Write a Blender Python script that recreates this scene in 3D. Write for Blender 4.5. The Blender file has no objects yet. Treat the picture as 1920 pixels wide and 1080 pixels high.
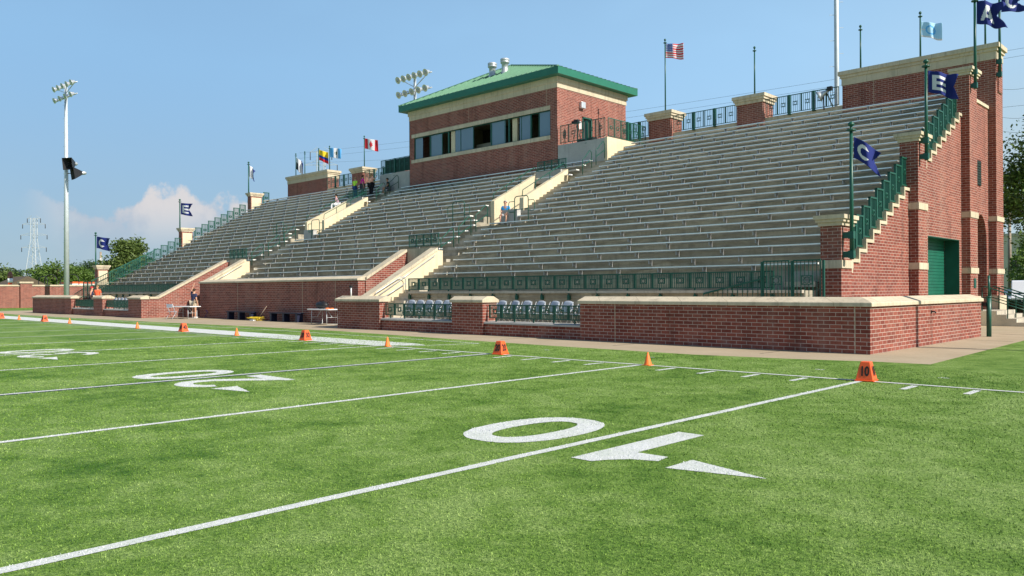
import bpy, bmesh, math, random
from mathutils import Vector, Matrix, noise
random.seed(7)
S = bpy.context.scene
COL = S.collection
R = math.radians

# ------------------------------------------------------------------ camera
cam_d = bpy.data.cameras.new('camera'); cam = bpy.data.objects.new('camera', cam_d); COL.objects.link(cam)
YAW, PITCH, ROLL = .7656, .0028, -.0049
F_ = Vector((-math.sin(YAW)*math.cos(PITCH), math.cos(YAW)*math.cos(PITCH), math.sin(PITCH)))
R0 = Vector((math.cos(YAW), math.sin(YAW), 0)); U0 = R0.cross(F_)
R_ = R0*math.cos(ROLL)+U0*math.sin(ROLL); U_ = -R0*math.sin(ROLL)+U0*math.cos(ROLL)
cam.matrix_world = Matrix(((R_.x, U_.x, -F_.x, 5.3209), (R_.y, U_.y, -F_.y, -14.2188), (R_.z, U_.z, -F_.z, 1.5922), (0, 0, 0, 1)))
cam_d.sensor_width = 36; cam_d.lens = 36*1516.6/1920; cam_d.clip_end = 5000; cam_d.clip_start = .1
S.camera = cam
S.view_settings.view_transform = 'Standard'; S.view_settings.look = 'None'; S.view_settings.exposure = 0.38; S.view_settings.gamma = 1

# ------------------------------------------------------------------ sun and sky
SUN_EL, SUN_AZ = R(38), math.atan2(.99, .14)         # azimuth from +Y towards +X
sd = Vector((math.sin(SUN_AZ)*math.cos(SUN_EL), math.cos(SUN_AZ)*math.cos(SUN_EL), math.sin(SUN_EL)))
sun_d = bpy.data.lights.new('sun', 'SUN'); sun = bpy.data.objects.new('sun', sun_d); COL.objects.link(sun)
sun_d.energy = 5.0; sun_d.angle = R(.5); sun_d.color = (1, .93, .82)
sun.rotation_euler = (-sd).to_track_quat('-Z', 'Y').to_euler(); sun.location = (40, 10, 40)
W = bpy.data.worlds.new('World'); S.world = W; W.use_nodes = True
wt = W.node_tree; wt.nodes.clear()
def wn(t, **k):
    n = wt.nodes.new(t)
    for a, b in k.items(): setattr(n, a, b)
    return n
sky = wn('ShaderNodeTexSky', sky_type='NISHITA', sun_disc=False, sun_elevation=SUN_EL, sun_rotation=SUN_AZ, altitude=100, air_density=1.0, dust_density=.5, ozone_density=2.5)
bg = wn('ShaderNodeBackground'); bg.inputs[1].default_value = .09
wo = wn('ShaderNodeOutputWorld')
tc = wn('ShaderNodeTexCoord'); sep = wn('ShaderNodeSeparateXYZ'); wt.links.new(tc.outputs['Generated'], sep.inputs[0])
def wm(op, a, b=None, c=None, clamp=False):
    n = wn('ShaderNodeMath', operation=op, use_clamp=clamp)
    for i, x in enumerate((a, b, c)):
        if x is None: continue
        if isinstance(x, (int, float)): n.inputs[i].default_value = x
        else: wt.links.new(x, n.inputs[i])
    return n.outputs[0]
# a bank of cumulus low in the sky, with thin veils above: cloud cover by direction
az = wm('ARCTAN2', sep.outputs[0], sep.outputs[1])
cxy = wn('ShaderNodeCombineXYZ'); wt.links.new(wm('MULTIPLY', az, 9.0), cxy.inputs[0]); wt.links.new(wm('MULTIPLY', sep.outputs[2], 17.0), cxy.inputs[1])
cxy.inputs[2].default_value = 3.3
cx2 = wn('ShaderNodeCombineXYZ'); wt.links.new(wm('MULTIPLY', az, 19.0), cx2.inputs[0]); wt.links.new(wm('MULTIPLY', sep.outputs[2], 15.0), cx2.inputs[1]); cx2.inputs[2].default_value = 1.7
n1 = wn('ShaderNodeTexNoise'); n1.inputs['Scale'].default_value = 1.0; n1.inputs['Detail'].default_value = 7; n1.inputs['Roughness'].default_value = .55
wt.links.new(cx2.outputs[0], n1.inputs['Vector'])
def wmr(v, a, b, c, d, t='SMOOTHSTEP'):
    n = wn('ShaderNodeMapRange', interpolation_type=t)
    wt.links.new(v, n.inputs[0])
    for i, x in enumerate((a, b, c, d)): n.inputs[i+1].default_value = x
    return n.outputs[0]
zz = sep.outputs[2]
band_az = wm('MULTIPLY', wmr(az, -1.32, -1.23, 0, 1), wmr(az, -1.10, -1.0, 1, 0))
edge_ = wm('ADD', .106, wm('MULTIPLY', wm('SUBTRACT', n1.outputs[0], .5), .17))
dens = wm('DIVIDE', wm('SUBTRACT', edge_, zz), .016)
cm = wm('MULTIPLY', wm('MULTIPLY', wmr(dens, .0, 1.0, 0, .92), band_az), wmr(zz, .035, .105, .12, 1))
nv = wn('ShaderNodeTexNoise'); nv.inputs['Scale'].default_value = .55; nv.inputs['Detail'].default_value = 3
wt.links.new(cxy.outputs[0], nv.inputs['Vector'])
veil = wm('MULTIPLY', wm('ADD', wmr(nv.outputs[0], .40, .75, 0, .10), .84), wmr(zz, .22, .75, 1, 0))
mv = wn('ShaderNodeMix', data_type='RGBA'); wt.links.new(veil, mv.inputs[0]); wt.links.new(sky.outputs[0], mv.inputs[6]); vc = wn('ShaderNodeMix', data_type='RGBA'); wt.links.new(wmr(az, -1.25, -.15, 0, 1), vc.inputs[0]); vc.inputs[6].default_value = (2.55, 4.65, 7.1, 1); vc.inputs[7].default_value = (3.7, 6.2, 8.8, 1)
hz = wn('ShaderNodeMix', data_type='RGBA'); wt.links.new(wmr(az, -1.2, -.25, 0, 1), hz.inputs[0]); hz.inputs[6].default_value = (2.75, 3.95, 4.95, 1); hz.inputs[7].default_value = (4.6, 5.9, 6.6, 1)
hf = wm('ADD', wmr(zz, .0, .27, .9, 0), wm('MULTIPLY', wmr(az, -.5, -.15, 0, .7), wmr(zz, .1, .42, 1, 0)), clamp=True)
vh = wn('ShaderNodeMix', data_type='RGBA'); wt.links.new(hf, vh.inputs[0]); wt.links.new(vc.outputs[2], vh.inputs[6]); wt.links.new(hz.outputs[2], vh.inputs[7]); wt.links.new(vh.outputs[2], mv.inputs[7])
cr = wn('ShaderNodeMix', data_type='RGBA'); wt.links.new(wmr(n1.outputs[0], .38, .62, 0, 1), cr.inputs[0]); cr.inputs[6].default_value = (4.5, 4.75, 5.4, 1); cr.inputs[7].default_value = (6.3, 6.0, 6.0, 1)
mx = wn('ShaderNodeMix', data_type='RGBA'); wt.links.new(cm, mx.inputs[0]); wt.links.new(mv.outputs[2], mx.inputs[6]); wt.links.new(cr.outputs[2], mx.inputs[7])
wt.links.new(mx.outputs[2], bg.inputs[0]); wt.links.new(bg.outputs[0], wo.inputs[0])

# ------------------------------------------------------------------ materials
MAT = {}
class NT:
    def __init__(s, name):
        s.m = bpy.data.materials.new(name); s.m.use_nodes = True; s.t = s.m.node_tree
        s.b = s.t.nodes['Principled BSDF']; MAT[name] = s.m
    def n(s, t, **k):
        x = s.t.nodes.new(t)
        for a, b in k.items(): setattr(x, a, b)
        return x
    def l(s, a, b): s.t.links.new(a, b)
    def noise(s, vec, scale, detail=4, rough=.55):
        x = s.n('ShaderNodeTexNoise'); x.inputs['Scale'].default_value = scale; x.inputs['Detail'].default_value = detail; x.inputs['Roughness'].default_value = rough
        if vec is not None: s.l(vec, x.inputs['Vector'])
        return x.outputs[0]
    def pos(s, kind='world'):
        if kind == 'world': return s.n('ShaderNodeNewGeometry').outputs['Position']
        return s.n('ShaderNodeTexCoord').outputs['Object']
    def ramp(s, v, stops):
        x = s.n('ShaderNodeValToRGB'); e = x.color_ramp.elements
        while len(e) < len(stops): e.new(.5)
        for i, (p, c) in enumerate(stops): e[i].position = p; e[i].color = (*c, 1)
        s.l(v, x.inputs[0]); return x.outputs[0]
    def mix(s, f, a, b, mode='MIX'):
        x = s.n('ShaderNodeMix', data_type='RGBA', blend_type=mode)
        for i, v in ((0, f), (6, a), (7, b)):
            if isinstance(v, (int, float)): x.inputs[i].default_value = v
            elif isinstance(v, tuple): x.inputs[i].default_value = (*v, 1)
            else: s.l(v, x.inputs[i])
        return x.outputs[2]
    def mul(s, v, k):
        x = s.n('ShaderNodeVectorMath', operation='MULTIPLY'); s.l(v, x.inputs[0]); x.inputs[1].default_value = k; return x.outputs[0]
    def math(s, op, a, b=0.0):
        x = s.n('ShaderNodeMath', operation=op)
        for i, v in enumerate((a, b)):
            if isinstance(v, (int, float)): x.inputs[i].default_value = v
            else: s.l(v, x.inputs[i])
        return x.outputs[0]
    def bump(s, h, strength=.3, dist=.02):
        x = s.n('ShaderNodeBump'); x.inputs['Strength'].default_value = strength; x.inputs['Distance'].default_value = dist
        s.l(h, x.inputs['Height']); s.l(x.outputs[0], s.b.inputs['Normal'])
    def set(s, color=None, rough=.6, metal=0, spec=.5):
        if color is not None:
            if isinstance(color, tuple): s.b.inputs['Base Color'].default_value = (*color, 1)
            else: s.l(color, s.b.inputs['Base Color'])
        s.b.inputs['Roughness'].default_value = rough; s.b.inputs['Metallic'].default_value = metal
        s.b.inputs['Specular IOR Level'].default_value = spec
        return s.m

def simple(name, c, rough=.6, metal=0, var=.12, scale=6, spec=.4, kind='obj'):
    k = NT(name); v = k.noise(k.pos(kind), scale, 5)
    lo = tuple(x*(1-var*1.6) for x in c); hi = tuple(min(1, x*(1+var*1.6)) for x in c)
    return k.set(k.ramp(v, [(.25, lo), (.75, hi)]), rough, metal, spec)

def brick(name, c1, c2, mortar, bw=.30, rh=.1, ms=.0065):
    k = NT(name); p = k.pos(); sp = k.n('ShaderNodeSeparateXYZ'); k.l(p, sp.inputs[0])
    cb = k.n('ShaderNodeCombineXYZ'); k.l(k.math('ADD', sp.outputs[0], sp.outputs[1]), cb.inputs[0]); k.l(sp.outputs[2], cb.inputs[1])
    t = k.n('ShaderNodeTexBrick', offset=.5, squash=1); k.l(cb.outputs[0], t.inputs['Vector'])
    for a, b in (('Scale', 1), ('Mortar Size', ms), ('Mortar Smooth', .1), ('Bias', -.1), ('Brick Width', bw), ('Row Height', rh)): t.inputs[a].default_value = b
    t.inputs['Color1'].default_value = (*c1, 1); t.inputs['Color2'].default_value = (*c2, 1); t.inputs['Mortar'].default_value = (*mortar, 1)
    st = k.noise(p, .35, 4); fine = k.noise(p, 9, 3)
    col = k.mix(k.ramp(st, [(.3, (0, 0, 0)), (.8, (1, 1, 1))]), t.outputs['Color'], (1.18, 1.08, 1.02), 'MULTIPLY')
    wash = k.noise(k.mul(p, (1.4, 1.4, .18)), 1.0, 5, .65)
    col = k.mix(k.ramp(wash, [(.50, (0, 0, 0)), (.74, (.28, .28, .28))]), col, (.40, .27, .21))
    col = k.mix(k.ramp(wash, [(.30, (.45, .45, .45)), (.44, (0, 0, 0))]), col, (.10, .045, .035))
    col = k.mix(.5, col, k.ramp(fine, [(.3, (.72, .72, .72)), (.7, (1.15, 1.15, 1.15))]), 'MULTIPLY')
    # pale efflorescence rising from the ground course
    g = k.n('ShaderNodeMapRange'); k.l(sp.outputs[2], g.inputs[0]); g.inputs[1].default_value = .0; g.inputs[2].default_value = .35; g.inputs[3].default_value = 1; g.inputs[4].default_value = 0
    e = k.math('MULTIPLY', g.outputs[0], k.ramp(k.noise(p, 1.7, 5), [(.55, (0, 0, 0)), (.72, (.45, .45, .45))]))
    col = k.mix(e, col, (.30, .25, .23))
    k.bump(t.outputs['Fac'], -.4, .006)
    return k.set(col, .85, 0, .25)
brick('brick', (.255, .075, .052), (.15, .038, .028), (.44, .365, .315), ms=.007)

def concrete(name, lo, hi, stain, streak=1, rough=.9, joint=0, blotch=0):
    k = NT(name); p = k.pos(); a = k.noise(p, .8, 6, .6); f = k.noise(p, 14, 4)
    c = k.ramp(a, [(.3, lo), (.7, hi)])
    c = k.mix(.35, c, k.ramp(f, [(.3, (.8, .8, .8)), (.7, (1.15, 1.15, 1.15))]), 'MULTIPLY')
    if streak:
        s1 = k.noise(k.mul(p, (3.0, 3.0, .25)), 1.3, 5, .65)
        c = k.mix(k.ramp(s1, [(.52, (0, 0, 0)), (.75, (.75, .75, .75))]), c, stain)
    if blotch:
        b1 = k.noise(k.mul(p, (.5, 1.2, 2.6)), 1.6, 6, .7); c = k.mix(k.ramp(b1, [(.44, (0, 0, 0)), (.64, (.8, .8, .8))]), c, stain)
        b2 = k.noise(k.mul(p, (.15, .5, .6)), 1.0, 4, .6); c = k.mix(k.ramp(b2, [(.40, (.55, .55, .55)), (.6, (0, 0, 0))]), c, tuple(x*.72 for x in lo))
    if joint:
        sp = k.n('ShaderNodeSeparateXYZ'); k.l(p, sp.inputs[0]); fr = k.math('FRACT', k.math('DIVIDE', k.math('ADD', sp.outputs[0], sp.outputs[1]), joint))
        c = k.mix(k.math('MULTIPLY', k.math('LESS_THAN', fr, .012/joint), .8), c, tuple(x*.4 for x in lo))
        dr = k.noise(k.mul(p, (5.0, 5.0, .4)), 1.0, 5, .7); c = k.mix(k.ramp(dr, [(.54, (0, 0, 0)), (.72, (.6, .6, .6))]), c, tuple(x*.55 for x in lo))
    k.bump(f, .15, .01)
    return k.set(c, rough, 0, .2)
concrete('terrace_concrete', (.36, .325, .25), (.54, .49, .385), (.19, .17, .13), blotch=1)
concrete('coping_stone', (.50, .425, .305), (.62, .535, .395), (.34, .30, .225), 1, joint=1.45)
concrete('path_concrete', (.36, .29, .195), (.43, .35, .245), (.30, .25, .18), 0)
concrete('step_concrete', (.40, .36, .29), (.55, .50, .41), (.28, .25, .2))
concrete('platform_concrete', (.36, .35, .33), (.46, .45, .42), (.3, .29, .28))
concrete('cream_plaster', (.60, .51, .345), (.69, .60, .42), (.50, .43, .30), 1, .8)
simple('green_paint', (.012, .085, .058), .38, 0, .1, 3)
simple('door_green', (.010, .115, .072), .45, 0, .08, 2)
simple('roof_green', (.14, .29, .185), .42, 0, .06, 1.5, .5, 'world')
simple('fascia_green', (.02, .15, .095), .45, 0, .06, 2, .4, 'world')
simple('aluminium', (.86, .86, .85), .36, .65, .06, 2, .5, 'world')
simple('white_cap', (.85, .85, .82), .5, 0, .03)
simple('galvanised', (.52, .55, .57), .45, .5, .1, 3)
simple('bracket_steel', (.34, .345, .34), .5, .1, .1, 3)
simple('pale_pole', (.55, .60, .63), .5, .2, .06, 2)
simple('lamp_metal', (.70, .71, .72), .35, .6, .06, 4)
simple('black_metal', (.016, .016, .018), .5, 0, .2, 8)
simple('dark_mesh', (.012, .03, .024), .7, 0, .2, 10)
simple('navy_paint', (.008, .012, .035), .5, 0, .15, 6)
simple('white_plastic', (.82, .82, .81), .5, 0, .04, 6)
simple('chair_grey', (.36, .40, .47), .45, 0, .06, 5)
simple('orange_plastic', (.85, .115, .025), .5, 0, .07, 8)
simple('cone_orange', (.95, .20, .035), .5, 0, .06, 8)
simple('yellow_plastic', (.75, .55, .03), .5, 0, .1, 8)
simple('number_black', (.02, .015, .012), .6)
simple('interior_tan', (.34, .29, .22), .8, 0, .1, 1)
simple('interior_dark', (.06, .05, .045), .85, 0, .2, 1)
simple('banner_blue', (.01, .03, .22), .6)
simple('bark', (.10, .075, .05), .9, 0, .3, 9)
simple('wood_pole', (.30, .24, .18), .85, 0, .2, 4)
simple('hazed_steel', (.46, .49, .52), .6, .1, .05, 3)  # far pylons: distance haze is painted in as a paler steel colour
simple('asphalt', (.055, .055, .057), .9, 0, .2, 1, .3, 'world')
simple('beige_wall', (.60, .53, .40), .8, 0, .06, 1, .3, 'world')
simple('skin', (.56, .30, .20), .55, 0, .08, 20)
simple('skin_tan', (.42, .21, .13), .55, 0, .08, 20)
for nm, c in dict(shirt_blue=(.02, .33, .75), shirt_navy=(.035, .04, .085), shirt_orange=(.85, .14, .06), shirt_lime=(.55, .95, .08), shirt_magenta=(.75, .04, .34), shirt_peach=(.85, .45, .32),
                 shirt_dark=(.02, .03, .028), shirt_lilac=(.38, .25, .30), cloth_white=(.78, .78, .80), cloth_khaki=(.50, .43, .32), cloth_black=(.015, .015, .018), cloth_jeans=(.03, .07, .22), cloth_grey=(.09, .09, .10),
                 cap_red=(.5, .02, .03), hair_brown=(.05, .03, .018), hair_blond=(.35, .22, .10), hair_grey=(.45, .42, .38), hair_dark=(.015, .012, .01), shoe_white=(.7, .7, .7), shoe_dark=(.03, .028, .025)).items():
    simple(nm, c, .85, 0, .1, 25, .2)
for nm, c in dict(flag_navy=(.018, .03, .17), flag_white=(.68, .68, .71), flag_red=(.62, .03, .04), flag_yellow=(.80, .55, .03), flag_blue=(.02, .06, .35), flag_sky=(.12, .42, .80), flag_pale=(.40, .66, .88), flag_black=(.02, .02, .03)).items():
    k = NT(nm); k.set(c, .8, 0, .2); k.b.inputs['Transmission Weight'].default_value = 0
k = NT('glass_pane'); p = k.pos(); k.set((.17, .26, .33), .05, 0, .9); k.b.inputs['Alpha'].default_value = .74
k = NT('lamp_glass'); k.set((.38, .40, .41), .2, 0, .6)
k = NT('car_white'); k.set((.75, .76, .78), .25, 0, .5)
k = NT('car_glass'); k.set((.02, .03, .035), .08, 0, .6)
k = NT('rubber'); k.set((.02, .02, .02), .8)
# turf
def turf(name, dark, mid, light, bumpy=True):
    k = NT(name); p = k.pos()
    a = k.noise(k.mul(p, (1, .75, 1)), .5, 5, .6); b = k.noise(p, 2.2, 5, .65); m = k.noise(p, 11, 3, .8)
    big = k.noise(p, .07, 3)
    fi = k.noise(p, 30, 3, .8); ff = k.noise(p, 95, 2, .85)
    s = k.math('ADD', k.math('MULTIPLY', a, .36), k.math('ADD', k.math('MULTIPLY', b, .34), k.math('ADD', k.math('MULTIPLY', big, .10), k.math('MULTIPLY', m, .20))))
    c = k.ramp(s, [(.40, dark), (.49, mid), (.58, light)])
    c = k.mix(.85, c, k.ramp(fi, [(.30, (.30, .36, .22)), (.5, (.92, .95, .9)), (.70, (2.0, 1.75, 1.9))]), 'MULTIPLY')
    c = k.mix(.85, c, k.ramp(ff, [(.32, (.38, .45, .3)), (.5, (.92, .95, .9)), (.68, (1.9, 1.7, 1.9))]), 'MULTIPLY')
    h = k.math('ADD', k.math('MULTIPLY', fi, .6), k.math('MULTIPLY', ff, .4))
    if bumpy: k.bump(h, .7, .04)
    return k.set(c, .7, 0, .2)
turf('turf', (.050, .126, .008), (.132, .230, .038), (.210, .310, .085))
turf('turf_fibre', (.055, .134, .010), (.140, .240, .043), (.212, .315, .092), False)
turf('grass_ground', (.07, .15, .02), (.11, .21, .035), (.15, .26, .055))
def paint(name, c, worn):
    k = NT(name); p = k.pos(); f = k.noise(p, 60, 3, .75); g = k.noise(p, 3, 5)
    col = k.mix(k.ramp(f, [(.33, (.8, .8, .8)), (.50, (0, 0, 0))]), c, worn)
    col = k.mix(k.ramp(g, [(.35, (.25, .25, .25)), (.6, (0, 0, 0))]), col, worn)
    k.bump(f, .5, .02)
    return k.set(col, .85, 0, .15)
paint('paint_white', (.64, .65, .66), (.34, .42, .27)); paint('paint_navy', (.05, .07, .13), (.07, .14, .07))
def leaves(name, a, b, c):
    k = NT(name); p = k.pos(); v = k.noise(p, 1.3, 3); w = k.noise(p, 9, 2)
    col = k.ramp(k.math('ADD', k.math('MULTIPLY', v, .6), k.math('MULTIPLY', w, .4)), [(.36, a), (.5, b), (.64, c)])
    k.set(col, .55, 0, .3)
    tr = k.n('ShaderNodeBsdfTranslucent'); k.l(col, tr.inputs[0]); ms = k.n('ShaderNodeMixShader'); ms.inputs[0].default_value = .25
    k.l(k.b.outputs[0], ms.inputs[1]); k.l(tr.outputs[0], ms.inputs[2]); k.l(ms.outputs[0], k.t.nodes['Material Output'].inputs[0])
leaves('leaf_green', (.05, .10, .014), (.10, .17, .028), (.16, .24, .055))
leaves('leaf_dark', (.025, .055, .02), (.045, .085, .03), (.07, .12, .045))
leaves('leaf_olive', (.06, .10, .02), (.105, .155, .035), (.16, .21, .06))

# ------------------------------------------------------------------ mesh helper
class MB:
    def __init__(s): s.v = []; s.f = []; s.mi = []; s.sm = []
    def add(s, vs, fs, mi=0, smooth=False):
        o = len(s.v); s.v += [Vector(x) for x in vs]; s.f += [[i+o for i in f] for f in fs]; s.mi += [mi]*len(fs); s.sm += [smooth]*len(fs); return s
    def box(s, x0, y0, z0, x1, y1, z1, mi=0):
        x0, x1 = min(x0, x1), max(x0, x1); y0, y1 = min(y0, y1), max(y0, y1); z0, z1 = min(z0, z1), max(z0, z1)
        return s.add([(x0, y0, z0), (x1, y0, z0), (x1, y1, z0), (x0, y1, z0), (x0, y0, z1), (x1, y0, z1), (x1, y1, z1), (x0, y1, z1)],
                     [(0, 3, 2, 1), (4, 5, 6, 7), (0, 1, 5, 4), (1, 2, 6, 5), (2, 3, 7, 6), (3, 0, 4, 7)], mi)
    def prism(s, poly, a, b, axis='x', mi=0):
        # poly: (p,q) pairs; axis x -> (Y,Z) extruded over X; y -> (X,Z); z -> (X,Y)
        n = len(poly)
        def mk(t, p, q): return {'x': (t, p, q), 'y': (p, t, q), 'z': (p, q, t)}[axis]
        vs = [mk(a, *p) for p in poly]+[mk(b, *p) for p in poly]
        area = sum(poly[i][0]*poly[(i+1) % n][1]-poly[(i+1) % n][0]*poly[i][1] for i in range(n))
        flip = (area > 0) == (b > a)
        if axis == 'y': flip = not flip
        fs = [tuple(range(n))[::-1], tuple(range(n, 2*n))]+[(i, (i+1) % n, n+(i+1) % n, n+i) for i in range(n)]
        if not flip: fs = [tuple(reversed(f)) for f in fs]
        return s.add(vs, fs, mi)
    def tube(s, pts, r, n=8, mi=0, closed=False):
        pts = [Vector(p) for p in pts]; m = len(pts)
        rs = r if isinstance(r, (list, tuple)) else [r]*m
        o = len(s.v); up = None
        for i, p in enumerate(pts):
            a = pts[(i-1) % m] if (i > 0 or closed) else p; b = pts[(i+1) % m] if (i < m-1 or closed) else p
            d = (b-a).normalized()
            if up is None or abs(d.dot(up)) > .95: up = Vector((0, 0, 1)) if abs(d.z) < .9 else Vector((1, 0, 0))
            x = d.cross(up).normalized(); y = x.cross(d).normalized(); up = y
            for j in range(n):
                t = 2*math.pi*j/n; s.v.append(p+(x*math.cos(t)+y*math.sin(t))*rs[i])
        segs = m if closed else m-1
        for i in range(segs):
            for j in range(n):
                a = o+i*n+j; b = o+i*n+(j+1) % n; c = o+((i+1) % m)*n+(j+1) % n; d = o+((i+1) % m)*n+j
                s.f.append([a, b, c, d]); s.mi.append(mi); s.sm.append(n > 5)
        if not closed:
            s.f += [[o+j for j in range(n)][::-1], [o+(m-1)*n+j for j in range(n)]]; s.mi += [mi, mi]; s.sm += [False, False]
        return s
    def bar(s, a, b, w, h=None, mi=0):
        # square bar from a to b
        a = Vector(a); b = Vector(b); d = (b-a).normalized(); h = h or w
        up = Vector((0, 0, 1)) if abs(d.z) < .9 else Vector((0, 1, 0))
        x = d.cross(up).normalized()*w/2; y = x.cross(d).normalized()*h/2
        vs = [a-x-y, a+x-y, a+x+y, a-x+y, b-x-y, b+x-y, b+x+y, b-x+y]
        return s.add(vs, [(0, 1, 2, 3), (7, 6, 5, 4), (4, 5, 1, 0), (5, 6, 2, 1), (6, 7, 3, 2), (7, 4, 0, 3)], mi)
    def lathe(s, prof, c=(0, 0, 0), n=16, mi=0, ax=None):
        # prof: (r,z) pairs; revolved about z (or ax) at c
        o = len(s.v); M = Matrix.Identity(3) if ax is None else Vector((0, 0, 1)).rotation_difference(Vector(ax)).to_matrix()
        for r, z in prof:
            for j in range(n):
                t = 2*math.pi*j/n; s.v.append(Vector(c)+M @ Vector((r*math.cos(t), r*math.sin(t), z)))
        for i in range(len(prof)-1):
            for j in range(n):
                s.f.append([o+i*n+j, o+i*n+(j+1) % n, o+(i+1)*n+(j+1) % n, o+(i+1)*n+j]); s.mi.append(mi); s.sm.append(True)
        if prof[0][0] > 1e-4: s.f.append([o+j for j in range(n)][::-1]); s.mi.append(mi); s.sm.append(False)
        if prof[-1][0] > 1e-4: s.f.append([o+(len(prof)-1)*n+j for j in range(n)]); s.mi.append(mi); s.sm.append(False)
        return s
    def build(s, name, mats, parent=None, bevel=0):
        org = Vector((0, 0, 0))
        if parent is not None:
            q = parent
            while q: org = org+q.location; q = q.parent
        me = bpy.data.meshes.new(name); me.from_pydata([v-org for v in s.v], [], s.f)
        if not isinstance(mats, (list, tuple)): mats = [mats]
        for m in mats: me.materials.append(MAT[m])
        me.polygons.foreach_set('material_index', s.mi); me.polygons.foreach_set('use_smooth', s.sm); me.update()
        o = bpy.data.objects.new(name, me); COL.objects.link(o)
        if parent is not None: o.parent = parent
        if bevel:
            b = o.modifiers.new('bevel', 'BEVEL'); b.width = bevel; b.segments = 2; b.limit_method = 'ANGLE'
        return o
def tag(o, label=None, cat=None, group=None, kind=None):
    if label: o['label'] = label
    if cat: o['category'] = cat
    if group: o['group'] = group
    if kind: o['kind'] = kind
    return o
def thing(name, label, cat, loc=(0, 0, 0), group=None, rz=0):
    o = bpy.data.objects.new(name, None); COL.objects.link(o); o.location = loc; o.rotation_euler = (0, 0, rz); o.empty_display_size = .2
    return tag(o, label, cat, group)
def copy_thing(src, loc, label=None, rz=None):
    c = src.copy(); COL.objects.link(c); c.location = loc
    if rz is not None: c.rotation_euler = (0, 0, rz)
    if label: c['label'] = label
    def rec(a, b):
        for ch in a.children:
            d = ch.copy(); COL.objects.link(d); d.parent = b; rec(ch, d)
    rec(src, c)
    return c
def inst(name, mesh, parent, loc, rz=0):
    o = bpy.data.objects.new(name, mesh); COL.objects.link(o); o.parent = parent; o.location = loc; o.rotation_euler = (0, 0, rz); return o
def ordinal(n): return ['first', 'second', 'third', 'fourth', 'fifth', 'sixth', 'seventh', 'eighth', 'ninth', 'tenth', 'eleventh', 'twelfth', 'thirteenth', 'fourteenth', 'fifteenth', 'sixteenth', 'seventeenth', 'eighteenth', 'nineteenth', 'twentieth', 'twenty-first', 'twenty-second', 'twenty-third', 'twenty-fourth', 'twenty-fifth'][n]

# ------------------------------------------------------------------ ground
YD = .9144
CURB = [(-140, 3.4), (-75, 3.35), (-52, 3.2), (-38, 3.6), (-30, 4.1), (-22, 4.25), (-14, 3.5), (-10, 3.25), (-5.2, 3.1), (-2.7, 3.5), (-1.2, 3.95), (-.1, 4.03)]
mb = MB(); mb.add([(-2500, -2500, -.08), (2500, -2500, -.08), (2500, 2500, -.08), (-2500, 2500, -.08)], [(0, 1, 2, 3)]); tag(mb.build('ground', 'grass_ground'), 'green ground reaching the horizon around the stadium', 'ground', kind='structure')
edge = CURB+[(-.75, 22), (-1.2, 45)]
mb = MB()
poly = [(-140, -60), (60, -60), (60, 45)]+edge[::-1]
mb.add([(x, y, 0) for x, y in poly], [tuple(range(len(poly)))])
tag(mb.build('turf_field', 'turf'), 'bright green artificial turf football field', 'field', kind='structure')
mb = MB(); poly = [(x, y) for x, y in edge]+[(-76, 45), (-76, 3.35)]
poly = [p for p in poly if p[0] >= -76]
mb.add([(x, y, -.004) for x, y in poly], [tuple(range(len(poly)))])
for (x, y) in ((-4.1, 0), (-8.6, 0), (-13, 0), (-17.5, 0), (-22, 0), (-26.5, 0), (-31, 0), (-35.5, 0), (-40, 0)): pass
tag(mb.build('concrete_path', 'path_concrete'), 'tan concrete path along the foot of the grandstand', 'path', kind='structure')
mb = MB()
for x in [-4.1-4.5*i for i in range(14)]:
    mb.box(x-.008, 2.9 if x < -30 else 4.4, -.002, x+.008, 5.7, .0005)
for y in (9.5, 13.4, 17.5): mb.box(-1.9, y-.008, -.002, -.6, y+.008, .0005)
tag(mb.build('path_joint', 'asphalt'), 'dark control joints cut across the concrete path', 'path', kind='structure')
mb = MB(); mb.add([(-1.2, 30, -.02), (120, 30, -.02), (120, 120, -.02), (-4, 120, -.02), (-4, 45, -.02), (-1.2, 45, -.02)], [tuple(range(6))]); tag(mb.build('parking_lot', 'asphalt'), 'dark asphalt parking area beyond the grandstand', 'parking area', kind='structure')

# ------------------------------------------------------------------ painted markings
ZP = .004
def strip(mb, a, b, w, z=ZP, mi=0):
    a = Vector((*a, z)); b = Vector((*b, z)); d = (b-a).normalized(); n = Vector((-d.y, d.x, 0))*w/2
    # slightly ragged edges
    L = (b-a).length; m = max(1, int(L/.35)); vs = []; fs = []
    for i in range(m+1):
        p = a+(b-a)*i/m; j1 = random.uniform(-.006, .006); j2 = random.uniform(-.006, .006)
        vs += [p-n*(1+j1/w*2), p+n*(1+j2/w*2)]
    for i in range(m): fs.append((2*i, 2*i+2, 2*i+3, 2*i+1))
    mb.add(vs, fs, mi)
def pathmesh(mb, pts, w, z=ZP):
    pts = [Vector((*p, z)) for p in pts]; vs = []
    ws = w if isinstance(w, list) else [w]*len(pts)
    for i, p in enumerate(pts):
        a = pts[max(0, i-1)]; b = pts[min(len(pts)-1, i+1)]; d = (b-a).normalized(); n = Vector((-d.y, d.x, 0))*ws[i]/2
        vs += [p-n, p+n]
    mb.add(vs, [(2*i, 2*i+2, 2*i+3, 2*i+1) for i in range(len(pts)-1)])
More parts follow.
